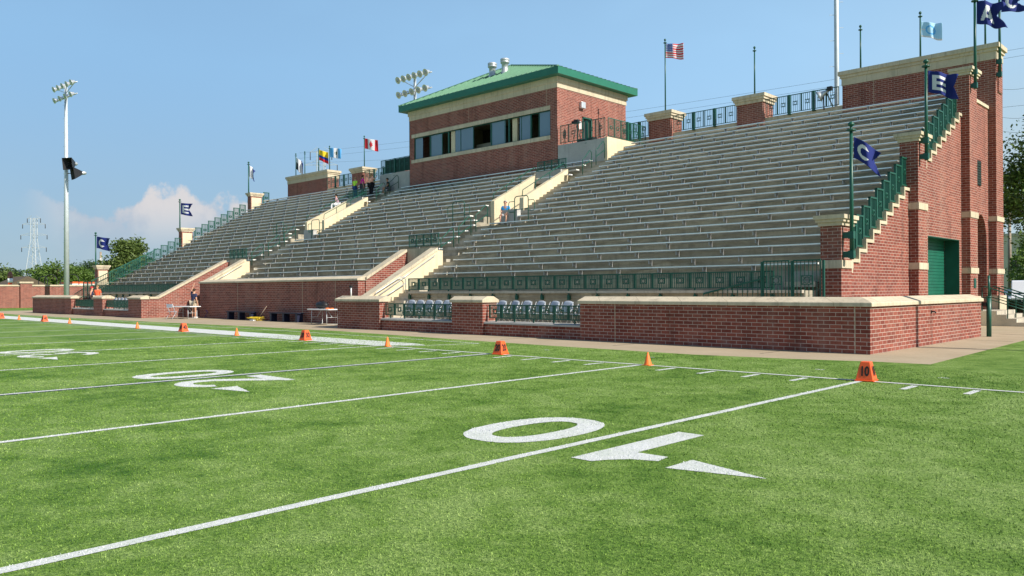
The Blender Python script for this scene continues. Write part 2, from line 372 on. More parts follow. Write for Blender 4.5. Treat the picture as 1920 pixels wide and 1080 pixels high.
names = {10: 'nearest white yard line running to the orange 10 marker', 15: 'white yard line running to the first small cone', 25: 'white yard line between the painted 20 and 30, just beyond the navy edged line', 30: 'white yard line running through the painted number 30',
         35: 'white yard line just beyond the painted number 30', 40: 'thin white yard line two lines beyond the painted 30', 45: 'thin far white yard line, third beyond the painted 30', 50: 'faint far white yard line, fourth beyond the painted 30', 55: 'faint far white yard line, fifth beyond the painted 30', 60: 'faintest far yard line, sixth beyond the painted 30', 65: 'barely visible yard line farthest up the field', 5: 'white yard line off to the right of the orange 10 marker'}
for yd in range(10, 70, 5):
    x = (10-yd)*YD; mb = MB()
    if yd == 20:
        t = thing('yard_line', 'white yard line with navy edges through the painted 20', 'yard line', (x, 0, 0), 'yard lines painted across the turf')
        strip(mb, (x, -.06), (x, -45), .105, ZP*2); mb.build('stripe', 'paint_white', t)
        m2 = MB(); strip(m2, (x-.083, -.06), (x-.083, -45), .06); strip(m2, (x+.083, -.06), (x+.083, -45), .06); m2.build('border', 'paint_navy', t)
    else:
        strip(mb, (x, -.06), (x, -45), .112); tag(mb.build('yard_line', 'paint_white'), names[yd], 'yard line', 'yard lines painted across the turf')
t = thing('sideline', 'long white sideline with short inbound ticks along the field edge', 'sideline', (-20, 0, 0))
mb = MB(); strip(mb, (20, 0), (-75, 0), .11, ZP*2); mb.build('stripe', 'paint_white', t)
for yd in range(1, 62):
    if yd % 5 == 0: continue
    mb = MB(); x = (10-yd)*YD; strip(mb, (x, -.16), (x, -.77), .105); mb.build('tick', 'paint_white', t)
mb = MB(); pts = [(-13.75, .07), (-12.75, 1.0), (-13.6, 1.35), (-60, 1.8), (-60, .07)]
mb.add([(x, y, ZP) for x, y in pts], [tuple(range(5))]); tag(mb.build('team_box_stripe', 'paint_white'), 'broad solid white stripe beside the far half of the sideline', 'stripe')
mb = MB(); strip(mb, (-12.75, 1.0), (-12.2, 2.55), .08); strip(mb, (-12.2, 2.6), (-24, 2.95), .07); strip(mb, (-24, 2.95), (-60, 2.7), .07); tag(mb.build('team_box_line', 'paint_white'), 'thin white line between the broad stripe and the concrete path', 'line')
for i, (x, y) in enumerate(((-8.9, 1.9), (-5.5, 1.75), (-1.35, 1.45), (.9, 1.4))):
    mb = MB(); strip(mb, (x-.09, y), (x+.09, y), .05)
    tag(mb.build('short_mark', 'paint_white'), ['tiny white dash on the turf behind the orange 20 marker', 'tiny white dash behind the second cone from the right', 'tiny white dash left of the orange 10 marker', 'tiny white dash right of the orange 10 marker'][i], 'mark', 'tiny dashes outside the sideline')
# field numbers: read from the stand, so their tops point at the camera.  local: a = towards +X, b = distance from base (0) to top (1.9)
YB = -6.42; HN = 1.86
def ring(mb, cx, w, h, t0, t1, inset=(.33, .30), y0=YB, n=48, e=2.35):
    vs = []; fs = []
    for i in range(n):
        a = 2*math.pi*i/n; c, s = math.cos(a), math.sin(a)
        sx = math.copysign(abs(c)**(2/e), c); sy = math.copysign(abs(s)**(2/e), s)
        j = random.uniform(-.006, .006)
        vs += [(cx+sx*(w/2+j), y0-h/2+sy*(h/2+j), ZP), (cx+sx*(w/2-inset[0]), y0-h/2+sy*(h/2-inset[1]), ZP)]
    for i in range(n): k = (i+1) % n; fs.append((2*i, 2*k, 2*k+1, 2*i+1))
    mb.add(vs, fs)
def digit(d, x0, parent):
    mb = MB(); y = lambda b: YB-b
    if d == '0': ring(mb, x0, 1.22, HN, 0, 0)
    elif d == '1':
        mb.add([(x0-.30, y(0), ZP), (x0+.02, y(0), ZP), (x0+.02, y(1.26), ZP), (x0+.36, y(1.24), ZP), (x0+.40, y(1.46), ZP), (x0+.16, y(1.56), ZP), (x0+.02, y(1.72), ZP), (x0-.06, y(HN+.02), ZP), (x0-.30, y(HN+.02), ZP)], [(0, 1, 2, 7, 8), (2, 3, 4, 5, 6, 7)])
    elif d == '2':
        # mirror of a 2: reads from the far side (viewer there sees +X on the left)
        top = [(x0-.62*math.cos(R(a))*-1*.70, HN-.52+.38*math.sin(R(a))) for a in range(10, 181, 12)]
        pts = [(x, y(b)) for x, b in top]+[(x0-.40, y(1.05)), (x0-.1, y(.66)), (x0+.22, y(.32)), (x0+.36, y(.14))]
        pathmesh(mb, pts, [.30]*len(top)+[.31, .32, .32, .30])
        mb.add([(x0-.62, y(0), ZP*1.3), (x0+.62, y(0), ZP*1.3), (x0+.62, y(.17), ZP*1.3), (x0+.3, y(.30), ZP*1.3), (x0-.62, y(.30), ZP*1.3)], [(0, 1, 2, 3, 4)])
    elif d == '3':
        up = [(x0+.40*math.cos(R(a)), HN-.50+.36*math.sin(R(a))) for a in range(5, 245, 14)]
        lo = [(x0+.46*math.cos(R(a)), .52+.38*math.sin(R(a))) for a in range(115, 356, 14)]
        pathmesh(mb, [(x, y(b)) for x, b in up], .28); pathmesh(mb, [(x, y(b)) for x, b in lo], .28, ZP*1.3)
    return mb.build('digit', 'paint_white', parent)
for yd, txt, lab in ((10, '10', 'white painted number 10 with an arrow, nearest on the turf'), (20, '20', 'white painted number 20 with an arrow astride the navy edged line'), (30, '30', 'white painted number 30 with an arrow, far left on the turf'), (40, '40', 'far painted number at the left edge, mostly cut off')):
    x = (10-yd)*YD; t = thing('field_number', lab, 'painted number', (x, YB-.9, 0), 'numbers painted on the turf')
    digit('0', x-.91, t)
    if txt[0] == '4':
        mb = MB(); strip(mb, (x+.75, YB), (x+.75, YB-HN), .3); strip(mb, (x+.2, YB-.5), (x+1.3, YB-.5), .28, ZP*1.3); strip(mb, (x+.75, YB-HN+.1), (x+1.25, YB-.5), .28, ZP*1.6); mb.build('digit', 'paint_white', t)
    else: digit(txt[0], x+(.70 if txt[0] == '1' else .92 if txt[0] == '2' else .95), t)
    mb = MB(); ax = x+(1.30 if txt[0] == '1' else 1.70)
    mb.add([(ax, YB-1.66, ZP), (ax, YB-1.20, ZP), (ax+.86, YB-1.44, ZP)], [(0, 2, 1)]); mb.build('arrow', 'paint_white', t)

# ------------------------------------------------------------------ grandstand
XR, XL = -4.2, -64.7                 # pilaster outer faces
WO, WI = .32, .80                    # end wall outer / inner offset from pilaster face
Y0, DT, Z0, RT = 10.06, .601, 1.98, .333
NR = 24
yr = lambda k: Y0+DT*k               # riser of tread k
zt = lambda k: Z0+RT*k               # top of tread k
T2 = 18.9                            # second pair of vomitories
stand = thing('grandstand', 'long brick and concrete football grandstand filling the background', 'grandstand', (-34.45, 5.79, 0))
xa, xb = XL+WI, XR-WI
# terrace: stepped concrete, cut by the vomitories
cuts = []                            # (x0,x1, first row missing, last row missing)
for s in (0, -T2):
    cuts += [(-27.1+s, -24.4+s, 0, 2), (-26.5+s, -24.0+s, 10, 17)]
xs = sorted({xa, xb, *[c[0] for c in cuts], *[c[1] for c in cuts]})
mb = MB()
def step_poly(k0, k1, thick=.45, half=False):
    top = []
    for k in range(k0, k1+1):
        top += [(yr(k), zt(k)-RT), (yr(k), zt(k)), (yr(k+1), zt(k))]
    top = [(yr(k0), zt(k0)-RT)]+top[1:]
    yl, zl = top[-1]
    return top+[(yl, zl-thick-.1), (yr(k0), zt(k0)-RT-thick-.1)]
for a, b in zip(xs[:-1], xs[1:]):
    mid = (a+b)/2; rows = [k for k in range(NR) if not any(c[0] < mid < c[1] and c[2] <= k <= c[3] for c in cuts)]
    run = []
    for k in rows+[None]:
        if run and (k is None or k != run[-1]+1):
            mb.prism(step_poly(run[0], run[-1]), a, b, 'x'); run = []
        if k is not None: run.append(k)
mb.box(xa, yr(NR), zt(NR)-.5, xb, 27.2, zt(NR))           # rear walkway
# front walkways and floors
for a, b in ((-23.3, xb), (xa, -43.3+1.1-.0-3.9)):
    mb.box(a, 8.95, 1.30, b, Y0+.02, 1.545)
    mb.box(a, 9.0, .28, b, 9.2, 1.30)
mb.box(-42.9, 8.9, 1.3, -27.1, Y0+.02, 1.66)
mb.build('seating_terrace', 'terrace_concrete', stand)
mb = MB(); mb.box(-23.3, 8.80, 1.47, xb, 8.96, 1.56); mb.box(xa, 8.80, 1.47, -46.1, 8.96, 1.56); mb.build('walkway_edge', 'step_concrete', stand)
mb = MB(); mb.box(-24.39, 6.2, .05, -2.36, 9.0, .3); mb.box(XL-2.2, 6.2, .05, -45.91, 9.0, .3); mb.box(-4.5, 9.0, .05, -2.36, 15.4, .3); mb.build('terrace_floor', 'cream_plaster', stand)
# aisle stairs (half steps)
def aisle(x0, x1, k0, k1):
    mb = MB()
    for k in range(k0, k1+1): mb.box(x0, yr(k)-.30, zt(k)-RT, x1, yr(k)+.004, zt(k)-RT/2)
    mb.build('aisle_stair', 'step_concrete', stand)
for s in (0, -T2):
    poly = []; n = 0; y = Y0-.3; z = zt(0)-RT/2
    mb = MB()
    for i in range(7):                        # from the front terrace up to the walkway / first row
        yy = Y0-.30*(i+1); zz_ = zt(0)-RT/2*(i+1)*1.0
        if zz_ > .45 and (s == 0 or yy > 8.98): mb.box(-24.4+s, yy, .3, -23.3+s, yy+.302, zz_)
    mb.build('aisle_stair', 'step_concrete', stand)
    aisle(-24.4+s, -23.35+s, 1, 3); aisle(-25.75+s, -24.5+s, 4, 9); aisle(-24.0+s, -22.75+s, 10, 17); aisle(-23.6+s, -22.05+s, 18, 23)
aisle(xb-1.0, xb-.02, 0, 1)
# end walls with stepped concrete caps
def end_wall(side):
    if side > 0: o, i = XR-WO, XR-WI
    else: o, i = XL+WO, XL+WI
    lo, hi = min(o, i), max(o, i)
    door = (18.7, 22.75); ya, yb = 25.1, 26.95; zsp = 3.55
    arc = lambda y: zsp+1.3*math.sqrt(max(0, 1-((y-(ya+yb)/2)/((yb-ya)/2))**2))
    def top(y):
        k = math.floor((y-Y0)/DT+1e-6); return (zt(k)-.12) if k < NR else zt(NR)
    mb = MB()
    # column by column, so that the openings stay open
    ys = sorted({10.2, *[yr(k) for k in range(1, NR+1)], 27.29, *door, *[ya+(yb-ya)*(.5-.5*math.cos(math.pi*i/16)) for i in range(17)]})
    for a, b in zip(ys[:-1], ys[1:]):
        m = (a+b)/2; t = top(m)-.14
        if side > 0 and ya < m < yb: mb.prism([(a, arc(a)), (b, arc(b)), (b, t), (a, t)], lo, hi, 'x'); continue
        z0 = 3.58 if (side > 0 and door[0] < m < door[1]) else 0
        mb.box(lo, a, z0, hi, b, t)
    mb.build('end_wall', 'brick', stand)
    mb = MB(); e = .05
    for k in range(0, NR):
        t = zt(k)-.12; a, b = yr(k), yr(k+1)
        if k == 0: a = 10.3
        mb.box(lo-e, a-.06, t-.11, hi+e, b-.061, t)
        mb.box(lo-e, b-.06, t-.11, hi+e, b+.03, t+RT-.112)
    mb.box(lo-e, yr(NR)-.1, zt(NR)-.26, hi+e, 27.28, zt(NR)-.12)
    mb.build('stepped_cap', 'coping_stone', stand)
    # low curb between the treads and the wall is hidden by rails
end_wall(1); end_wall(-1)
# cornice profile as stacked boxes
def cap(mb, x0, y0, x1, y1, z0, h, out=.16):
    steps = ((0, .30, .04), (.30, .62, .09), (.62, 1.0, 1.0))
    for a, b, e in ((0, .34, out*.35), (.34, .62, out*.7), (.62, 1, out)):
        mb.box(x0-e, y0-e, z0+h*a, x1+e, y1+e, z0+h*b)
def pier(name, x0, x1, y0, y1, ztop, ch, bands, base=None, inner=None):
    mb = MB(); cuts_ = []
    mb.box(x0, y0, 0, x1, y1, ztop); p = mb.build(name, 'brick', stand)
    if ch:
        mb = MB(); cap(mb, x0, y0, x1, y1, ztop, ch); mb.build('pier_cap', 'coping_stone', p)
    for z in bands:
        mb = MB(); mb.box(x0-.035, y0-.035, z, x1+.035, y1+.035, z+.24); mb.build('stone_band', 'coping_stone', p)
    if base:
        mb = MB(); mb.box(x0-.09, y0-.09, 0, x1+.09, y1+.09, base); mb.build('pier_base', 'coping_stone', p)
    return p
for side in (1, -1):
    px0, px1 = ((XR-.62, XR) if side > 0 else (XL, XL+.62))
    inn = (px0-.02) if side > 0 else (px1+.02)
    for (a, b, zt_, bands, base) in ((9.7, 10.5, 3.46, (2.2,), None), (16.6, 17.55, 6.85, (2.27, 4.42), None), (23.1, 24.2, 10.45, (2.2, 4.53), 1.25)):
        p = pier('brick_pier', px0, px1, a, b, zt_, .32, bands, base)
        if side < 0:
            mb = MB(); mb.box(px1+.003, a+.06, 1.8, px1+.02, b-.06, zt_-.12); mb.build('plaster_face', 'cream_plaster', p)
# towers at the rear corners
for side in (1, -1):
    x0, x1 = ((-11.1, XR) if side > 0 else (XL, -57.8))
    mb = MB(); mb.box(x0, 27.3, zt(NR)-.6, x1, 28.5, 11.95)
    if side > 0: mb.box(XR-.42, 27.3, 0, XR, 28.5, zt(NR)-.6)
    else: mb.box(XL, 27.3, 0, XL+.42, 28.5, zt(NR)-.6)
    tw = mb.build('corner_tower', 'brick', stand)
    mb = MB(); mb.box(x0-.03, 27.27, 11.95, x1+.03, 28.53, 12.32); mb.box(x0-.09, 27.21, 12.32, x1+.09, 28.59, 12.46); mb.box(x0-.17, 27.13, 12.46, x1+.17, 28.67, 12.66); mb.build('tower_cornice', 'coping_stone', tw)
    for z in (2.24, 4.62):
        xx0, xx1 = ((XR-.40, XR) if side > 0 else (XL, XL+.4)); mb = MB(); mb.box(xx0, 27.26, z, xx1+.035 if side > 0 else xx1, 28.54, z+.22); mb.build('stone_band', 'coping_stone', tw)
    if side > 0:
        mb = MB(); mb.box(XR-.41, 27.22, 0, XR+.09, 28.58, 1.25); mb.build('tower_base', 'coping_stone', tw)
        mb = MB(); mb.box(XR+.002, 27.6, 10.5, XR+.05, 28.3, 11.7); mb.build('recessed_panel', 'brick', tw)
        mb = MB(); mb.box(-9.55, 27.294, 9.9, -9.53, 27.299, 11.95); mb.build('joint_line', 'coping_stone', tw)
# rear piers and the low rear wall
for (x0, x1) in ((-16.85, -15.3), (-22.7, -21.15), (-53.6, -52.0), (-47.9, -46.3)):
    mb = MB(); mb.box(x0, 27.0, zt(NR)-.5, x1, 28.2, 11.8); p = mb.build('rear_pier', 'brick', stand)
    mb = MB(); cap(mb, x0, 27.0, x1, 28.2, 11.8, .46, .2); mb.build('pier_cap', 'coping_stone', p)
for a, b in ((-15.3, -11.1), (-21.15, -16.85), (-26.45, -22.7), (-57.8, -53.6), (-52.0, -47.9), (-46.3, -40.6)): mb = MB(); mb.box(a+.002, 27.25, zt(NR)-.5, b-.002, 27.6, 10.95); mb.build('rear_parapet', 'coping_stone', stand)
mb = MB(); mb.box(XL+.42, 28.0, 0, XR-.42, 28.3, zt(NR)-.5); mb.build('rear_wall', 'brick', stand)
# garage door, louvre window and arched entrance in the right end wall
xo = XR-WO; D0, D1 = 18.7, 22.75
mb = MB()
for i in range(28): mb.box(xo-.62, D0+.03, 3.56-.13*(i+1)+.012, xo-.56, D1-.03, 3.56-.13*i)
mb.box(xo-.72, D0+.03, 0, xo-.63, D1-.03, 3.56); mb.build('roller_door', 'door_green', stand)
mb = MB(); mb.box(xo-.55, D1-.028, 0, xo-.004, D1-.002, 3.55); mb.box(xo-.55, D0+.002, 0, xo-.004, D0+.028, 3.55); mb.box(xo-.55, D0+.03, 3.552, xo-.004, D1-.03, 3.578); mb.build('door_reveal', 'green_paint', stand)
mb = MB(); mb.box(xo-.03, 25.1, 6.1, xo+.03, 26.0, 7.2)
w = mb.build('louvre_window', 'black_metal', stand)
mb = MB()
for i in range(9): mb.box(xo+.032, 25.14, 6.14+.115*i, xo+.05, 25.96, 6.21+.115*i)
mb.build('louvre_blade', 'dark_mesh', w)
mb = MB(); mb.box(xo-2.2, 24.3, 0, xo-2.0, 27.25, 5.5); mb.box(xo-2.0, 24.25, 5.0, xo-.5, 27.25, 5.1); mb.build('passage_wall', 'brick', stand)
mb = MB(); mb.box(XR+.004, 23.55, 1.6, XR+.03, 23.85, 2.0); mb.build('plaque', 'green_paint', stand)
mb = MB(); mb.box(XR-2.4, 24.23, 0, XR+.3, 27.195, .62); mb.build('entrance_landing', 'step_concrete', stand)

# vomitories ---------------------------------------------------------
def slope_wall(name, mat, x0, x1, y0, z0, y1, z1, flat0=None, tail=0, parent=stand):
    # wall whose top slopes from (y0,z0) to (y1,z1); optional level stretch from flat0 to y0
    poly = [(flat0 if flat0 else y0, 0), (y1+tail, 0), (y1+tail, z1), (y1, z1), (y0, z0)]
    if flat0: poly.append((flat0, z0))
    mb = MB(); mb.prism(poly, x0, x1, 'x'); w = mb.build(name, mat, parent)
    d = Vector((0, y1-y0, z1-z0)).normalized(); n = Vector((0, -d.z, d.y))
    mb = MB(); a, b = Vector((0, y0-.06, z0+.002)), Vector((0, y1, z1+.002)); t = n*.15
    p = [(a.y, a.z), (b.y, b.z), (b.y+t.y*.2, b.z+t.z), (a.y+t.y*.2, a.z+t.z)]
    mb.prism(p, x0-.05, x1+.06, 'x')
    if flat0: mb.box(x0-.05, flat0, z0+.002, x1+.06, y0-.062, z0+.13)
    mb.build('wall_coping', 'coping_stone', w); return w
for s in (0, -T2):
    first = s == 0
    # right wall of the passage (cream on its outer face) and left wall (brick)
    xr1 = -24.4+s if first else -43.35
    if first: slope_wall('passage_wall', 'cream_plaster', xr1-.45, xr1, 7.35, 1.17, 11.5, 3.55, 6.25, .35)
    else: slope_wall('passage_wall', 'cream_plaster', xr1-.45, xr1, 8.96, 2.1, 11.5, 3.55, None, .35)
    if first: slope_wall('passage_wall', 'brick', -27.1, -26.7, 8.95, 2.1, 11.45, 3.55, None, .4)
    else: slope_wall('passage_wall', 'brick', -45.86, -45.46, 6.9, 1.17, 11.3, 3.55, 6.25, .55)
    xl1 = -26.7 if first else -45.46
    mb = MB(); mb.box(xl1+.002, 11.5, 3.02, xr1-.452, 11.85, 3.69); mb.build('lintel', 'coping_stone', stand)
    mb = MB(); mb.box(xl1-.4, 11.86, 0, xl1-.002, 17, zt(3)-.5); mb.box(xr1-.45, 11.86, 0, xr1, 17, zt(3)-.5); mb.box(xl1, 16.5, 0, xr1-.45, 16.9, 4); mb.build('passage_wall', 'brick', stand)
    mb = MB(); mb.box(xl1+.5, 12.6, 2.0, xl1+.56+.9, 12.66, 2.75); mb.build('banner', 'banner_blue', stand)
    # upper passage
    ux1, ux0 = -24.0+s, -26.2+s
    def up_wall(x0, x1, yb):
        mb = MB(); mb.prism([(yb, zt(9)-.3), (20.9, zt(9)-.3), (20.9, 8.42), (yb, 6.62+(yb-17.4)*.515)], x0, x1, 'x'); return mb.build('passage_wall', 'cream_plaster', stand)
    up_wall(ux1-.28, ux1, 17.2); up_wall(ux0-.28, ux0, 17.2)
    mb = MB(); mb.box(ux0, 15.9, zt(9)-.6, ux1, 26, zt(9)-.02); mb.build('passage_floor', 'step_concrete', stand)
    mb = MB(); mb.box(ux0+.002, 20.6, 7.75, ux1-.282, 20.89, 8.42); mb.build('lintel', 'platform_concrete', stand)
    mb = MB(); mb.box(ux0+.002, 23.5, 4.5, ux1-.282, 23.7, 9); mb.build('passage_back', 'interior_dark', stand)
    mb = MB(); mb.box(ux1-.275, 15.75, zt(9), ux1+.9, 16.02, zt(9)+.78); mb.build('low_block', 'platform_concrete', stand)

# recess wall between the passages
mb = MB(); mb.box(-42.9, 8.5, 0, -26.7, 8.9, 2.1); rw = mb.build('recess_wall', 'brick', stand)
mb = MB(); mb.prism([(8.42, 2.102), (8.95, 2.102), (8.95, 2.30), (8.88, 2.33), (8.44, 2.20), (8.42, 2.19)], -43.35, -26.64, 'x'); mb.build('wall_coping', 'coping_stone', rw)
mb = MB(); mb.box(-43.345, 8.5, 0, -42.9, 8.94, 2.1); mb.build('wall_end', 'brick', rw)
mb = MB()
for x in (-28.6, -31.6, -38.5): mb.box(x-.012, 8.494, 0, x+.012, 8.499, 2.1)
mb.build('joint_line', 'coping_stone', rw)

# platforms either side of the press box
mb = MB(); mb.box(-26.45, 22.9, 8.0, -22.95, 26.9, 10.32); mb.build('side_platform', 'platform_concrete', stand)
mb = MB(); mb.box(-44.15, 22.9, 8.0, -40.6, 26.9, 10.32); mb.build('side_platform', 'platform_concrete', stand)
mb = MB(); mb.box(-22.948, 22.9, 8.6, -22.75, 25.6, 10.36); mb.build('plaster_face', 'cream_plaster', stand)

# ------------------------------------------------------------------ front walls
def coped(mb, x0, x1, y0, y1, z, axis='x'):
    # coping with a front lip and a top that slopes up to the back
    d = y1-y0
    pr = [(y0-.07, z), (y1+.05, z), (y1+.05, z+.16), (y0+d*.72, z+.235), (y0-.055, z+.105), (y0-.07, z+.09)]
    mb.prism(pr, x0, x1, axis)
def coped_x(mb, xin, xout, y0, y1, z):
    d = xout-xin
    mb.prism([(xout+.07, z), (xout+.07, z+.09), (xout+.055, z+.105), (xin+d*.28, z+.235), (xin-.05, z+.16), (xin-.05, z)], y0, y1, 'y')
def front_wall(side):
    M = (lambda x: x) if side > 0 else (lambda x: -68.9-x)
    lab = 'long low brick wall with stone coping at the near right corner of the stand' if side > 0 else 'low brick wall with stone coping at the far left corner of the stand'
    w = thing('front_wall', lab, 'brick wall', (M(-6), 5.79, 0), 'low walls in front of the grandstand')
    def bx(mb, x0, y0, z0, x1, y1, z1): mb.box(M(x0), y0, z0, M(x1), y1, z1)
    mb = MB(); bx(mb, -10.92, 5.79, 0, -1.96, 6.25, 1.15); bx(mb, -2.42, 6.25, 0, -1.96, 15.5, 1.15); b = mb.build('brickwork', 'brick', w)
    mb = MB(); x0, x1 = sorted((M(-10.99), M(-1.96)))
    if side > 0:
        pr = [(.07, 0), (.07, .09), (.055, .105), (-.33, .235), (-.51, .16), (-.51, 0)]; vs = []; n = len(pr)
        for o, z in pr: vs.append((-10.99, 5.79-o, 1.152+z))
        for o, z in pr: vs.append((-1.96+o, 5.79-o, 1.152+z))
        for o, z in pr: vs.append((-1.96+o, 15.56, 1.152+z))
        fs = [tuple(range(n))[::-1], tuple(range(2*n, 3*n))]
        for q in (0, n): fs += [(q+i, q+(i+1) % n, q+n+(i+1) % n, q+n+i) for i in range(n)]
        mb.add(vs, fs)
    else:
        coped(mb, x0, x1+.02, 5.79, 6.25, 1.152); mb.box(x0-.07, 6.3, 1.153, x0+.5, 15.5, 1.3)
    mb.build('wall_coping', 'coping_stone', w, .012)
    for a, b_ in ((-15.37, -10.92), (-21.4, -17.0)):
        mb = MB(); bx(mb, a+.002, 5.90, 0, b_-.002, 6.25, .40); mb.build('sill_wall', 'brick', w)
        mb = MB(); x0, x1 = sorted((M(a+.003), M(b_-.003))); mb.prism([(5.83, .402), (6.3, .402), (6.3, .50), (5.85, .47), (5.83, .46)], x0, x1, 'x'); mb.build('sill', 'platform_concrete', w)
    mb = MB(); bx(mb, -17.0, 5.79, 0, -15.37, 6.5, 1.15); p = mb.build('pier', 'brick', w)
    mb = MB(); x0, x1 = sorted((M(-17.07), M(-15.3))); mb.prism([(5.72, 1.152), (6.57, 1.152), (6.57, 1.25), (6.3, 1.38), (5.96, 1.38), (5.735, 1.26), (5.72, 1.24)], x0, x1, 'x'); mb.build('wall_coping', 'coping_stone', p, .02)
    mb = MB()
    if side > 0: mb.box(-24.4, 5.79, 0, -21.4, 6.24, 1.15)
    else: mb.box(-47.5, 5.79, 0, -45.46, 6.24, 1.15)
    e = mb.build('end_block', 'brick', w)
    mb = MB()
    if side > 0: coped(mb, -24.5, -21.33, 5.79, 6.24, 1.152)
    else: coped(mb, -47.57, -45.40, 5.79, 6.24, 1.152)
    mb.build('wall_coping', 'coping_stone', e)
    if side > 0:
        mb = MB()
        for x in (-9.55, -2.32): mb.box(x-.009, 5.786, 0, x+.009, 5.789, 1.15)
        mb.build('joint_line', 'coping_stone', w)
        mb = MB(); mb.tube([(-1.96, 10.4, .93), (-1.86, 10.4, .93), (-1.84, 10.4, .89)], .022, 8); mb.box(-1.957, 10.36, .88, -1.95, 10.44, .97); mb.build('hose_tap', 'black_metal', w)
front_wall(1); front_wall(-1)

# ------------------------------------------------------------------ benches
def bench_rows(k):
    if k <= 3: return [(-23.3, -5.25), (-42.2, -27.15), (-63.75, -46.05)]
    if k <= 8: return [(-24.5, -5.25), (-43.4, -25.75), (-63.75, -44.65)]
    if k == 9: return [(-24.3, -5.25), (-43.1, -26.35), (-63.75, -45.25)]
    if k <= 16: return [(-22.7, -5.25), (-41.6, -27.3), (-63.75, -46.2)]
    if k <= 20: return [(-22.0, -5.25), (-40.9, -23.65), (-63.75, -42.55)]
    return [(-22.0, -5.25), None, (-63.75, -44.25)]
mb = MB()
mb.box(-.016, .05, -.20, .016, .25, -.05); mb.box(-.02, .235, -.27, .02, .262, -.06); mb.box(-.022, .03, -.058, .022, .24, -.046)
br = mb.build('bracket', 'bracket_steel'); BR = br.data; bpy.data.objects.remove(br)
mb = MB(); mb.box(-.028, 0, -.05, .0, .255, .006); ec = mb.build('end_cap', 'white_cap'); EC = ec.data; bpy.data.objects.remove(ec)
SEC = ['right', 'middle', 'left']
for k in range(NR):
    by = yr(k)+.30; bz = zt(k)+.427
    for si, seg in enumerate(bench_rows(k)):
        if not seg: continue
        a, b = seg; n = ordinal(k)+' row up'
        if k == NR-1: n = 'topmost row'
        if k == 0: n = 'lowest row'
        o = thing('bleacher_bench', f'long aluminium bench, {n} of the {SEC[si]} seating section', 'bench', ((a+b)/2, by, bz), 'aluminium benches of the grandstand')
        mb = MB()
        for j in range(2): mb.box(a, by+.128*j, bz-.039, b, by+.124+.128*j, bz)
        mb.build('seat_plank', 'aluminium', o)
        n = max(2, int((b-a)/1.83)); off = .45 if k % 2 else 1.25
        for i in range(n):
            x = a+off+1.83*i
            if x < b-.1: inst('bracket', BR, o, (x-(a+b)/2, 0, 0))
        if a > -60: inst('end_cap', EC, o, (a-(a+b)/2, 0, 0))
        inst('end_cap', EC, o, (b-(a+b)/2+.028, 0, 0))

# ------------------------------------------------------------------ green rails
def panel_mesh(w, h, name='panel', mat='green_paint', bar=.02, frame=.034, emblem=True, nb=5, th=1.0):
    # one module: frame, bars, and in the middle a square with a ring and a cross
    mb = MB(); z0, z1 = 0, h
    mb.box(-w/2, -.016, 0, w/2, .016, frame); mb.box(-w/2, -.018, h-frame*1.15, w/2, .018, h)
    mb.box(-w/2, -.015, 0, -w/2+frame, .015, h); mb.box(w/2-frame, -.015, 0, w/2, .015, h)
    q = min(w*.33, h*.38); cz = h*.5
    for i in range(1, nb+1):
        x = -w/2+w*i/(nb+1)
        if emblem and abs(x) < q*.62:
            mb.box(x-bar/2, -.008, frame, x+bar/2, .008, cz-q/2); mb.box(x-bar/2, -.008, cz+q/2, x+bar/2, .008, h-frame)
        else: mb.box(x-bar/2, -.008, frame, x+bar/2, .008, h-frame)
    if emblem:
        f = bar*1.2
        mb.box(-q*.62, -.010, cz-q/2, q*.62, .010, cz-q/2+f); mb.box(-q*.62, -.010, cz+q/2-f, q*.62, .010, cz+q/2)
        mb.box(-q*.62, -.010, cz-q/2, -q*.62+f, .010, cz+q/2); mb.box(q*.62-f, -.010, cz-q/2, q*.62, .010, cz+q/2)
        mb.tube([(q*.33*math.cos(t), 0, cz+q*.33*math.sin(t)) for t in [2*math.pi*i/10 for i in range(10)]], bar*.75, 5, 0, True)
        for sx in (-1, 1):
            for sz in (-1, 1): mb.bar((sx*q*.24, 0, cz+sz*q*.24), (sx*q*.55, 0, cz+sz*q*.45), bar*.9)
    for v in mb.v: v.y *= th
    o = mb.build(name, mat); me = o.data; bpy.data.objects.remove(o); return me
post_cache = {}
def post_mesh(h, w=.07, name='post', mat='green_paint'):
    key = (h, w, mat)
    if key not in post_cache:
        mb = MB(); mb.box(-w/2, -w/2, 0, w/2, w/2, h); mb.box(-w/2-.02, -w/2-.02, 0, w/2+.02, w/2+.02, .03); o = mb.build(name, mat); post_cache[key] = o.data; bpy.data.objects.remove(o)
    return post_cache[key]
def run_rail(label, x0, x1, y, z0, h, mod, group, posts=0, post_drop=0, feet=None, name='railing', axis='x', emblem=True, mat='green_paint', nb=5, pw=.1):
    L = abs(x1-x0); n = max(1, round(L/mod)); w = L/n
    t = thing(name, label, 'railing', ((x0+x1)/2 if axis == 'x' else y, y if axis == 'x' else (x0+x1)/2, z0), group)
    key = ('p', round(w, 3), h, emblem, mat, nb)
    if key not in post_cache: post_cache[key] = panel_mesh(w-.012, h, mat=mat, emblem=emblem, nb=nb)
    for i in range(n):
        c = -L/2+w*(i+.5)
        inst('panel', post_cache[key], t, (c, 0, 0) if axis == 'x' else (0, c, 0), 0 if axis == 'x' else math.pi/2)
    if posts:
        k = 0
        while k <= n:
            c = -L/2+w*k
            if not (posts > 0 and feet is None and k in (0, n)): inst('post', post_mesh(h+post_drop, pw), t, (c, -.0, -post_drop) if axis == 'x' else (0, c, -post_drop))
            k += posts
    return t
G1 = 'green rails along the top of the grandstand'
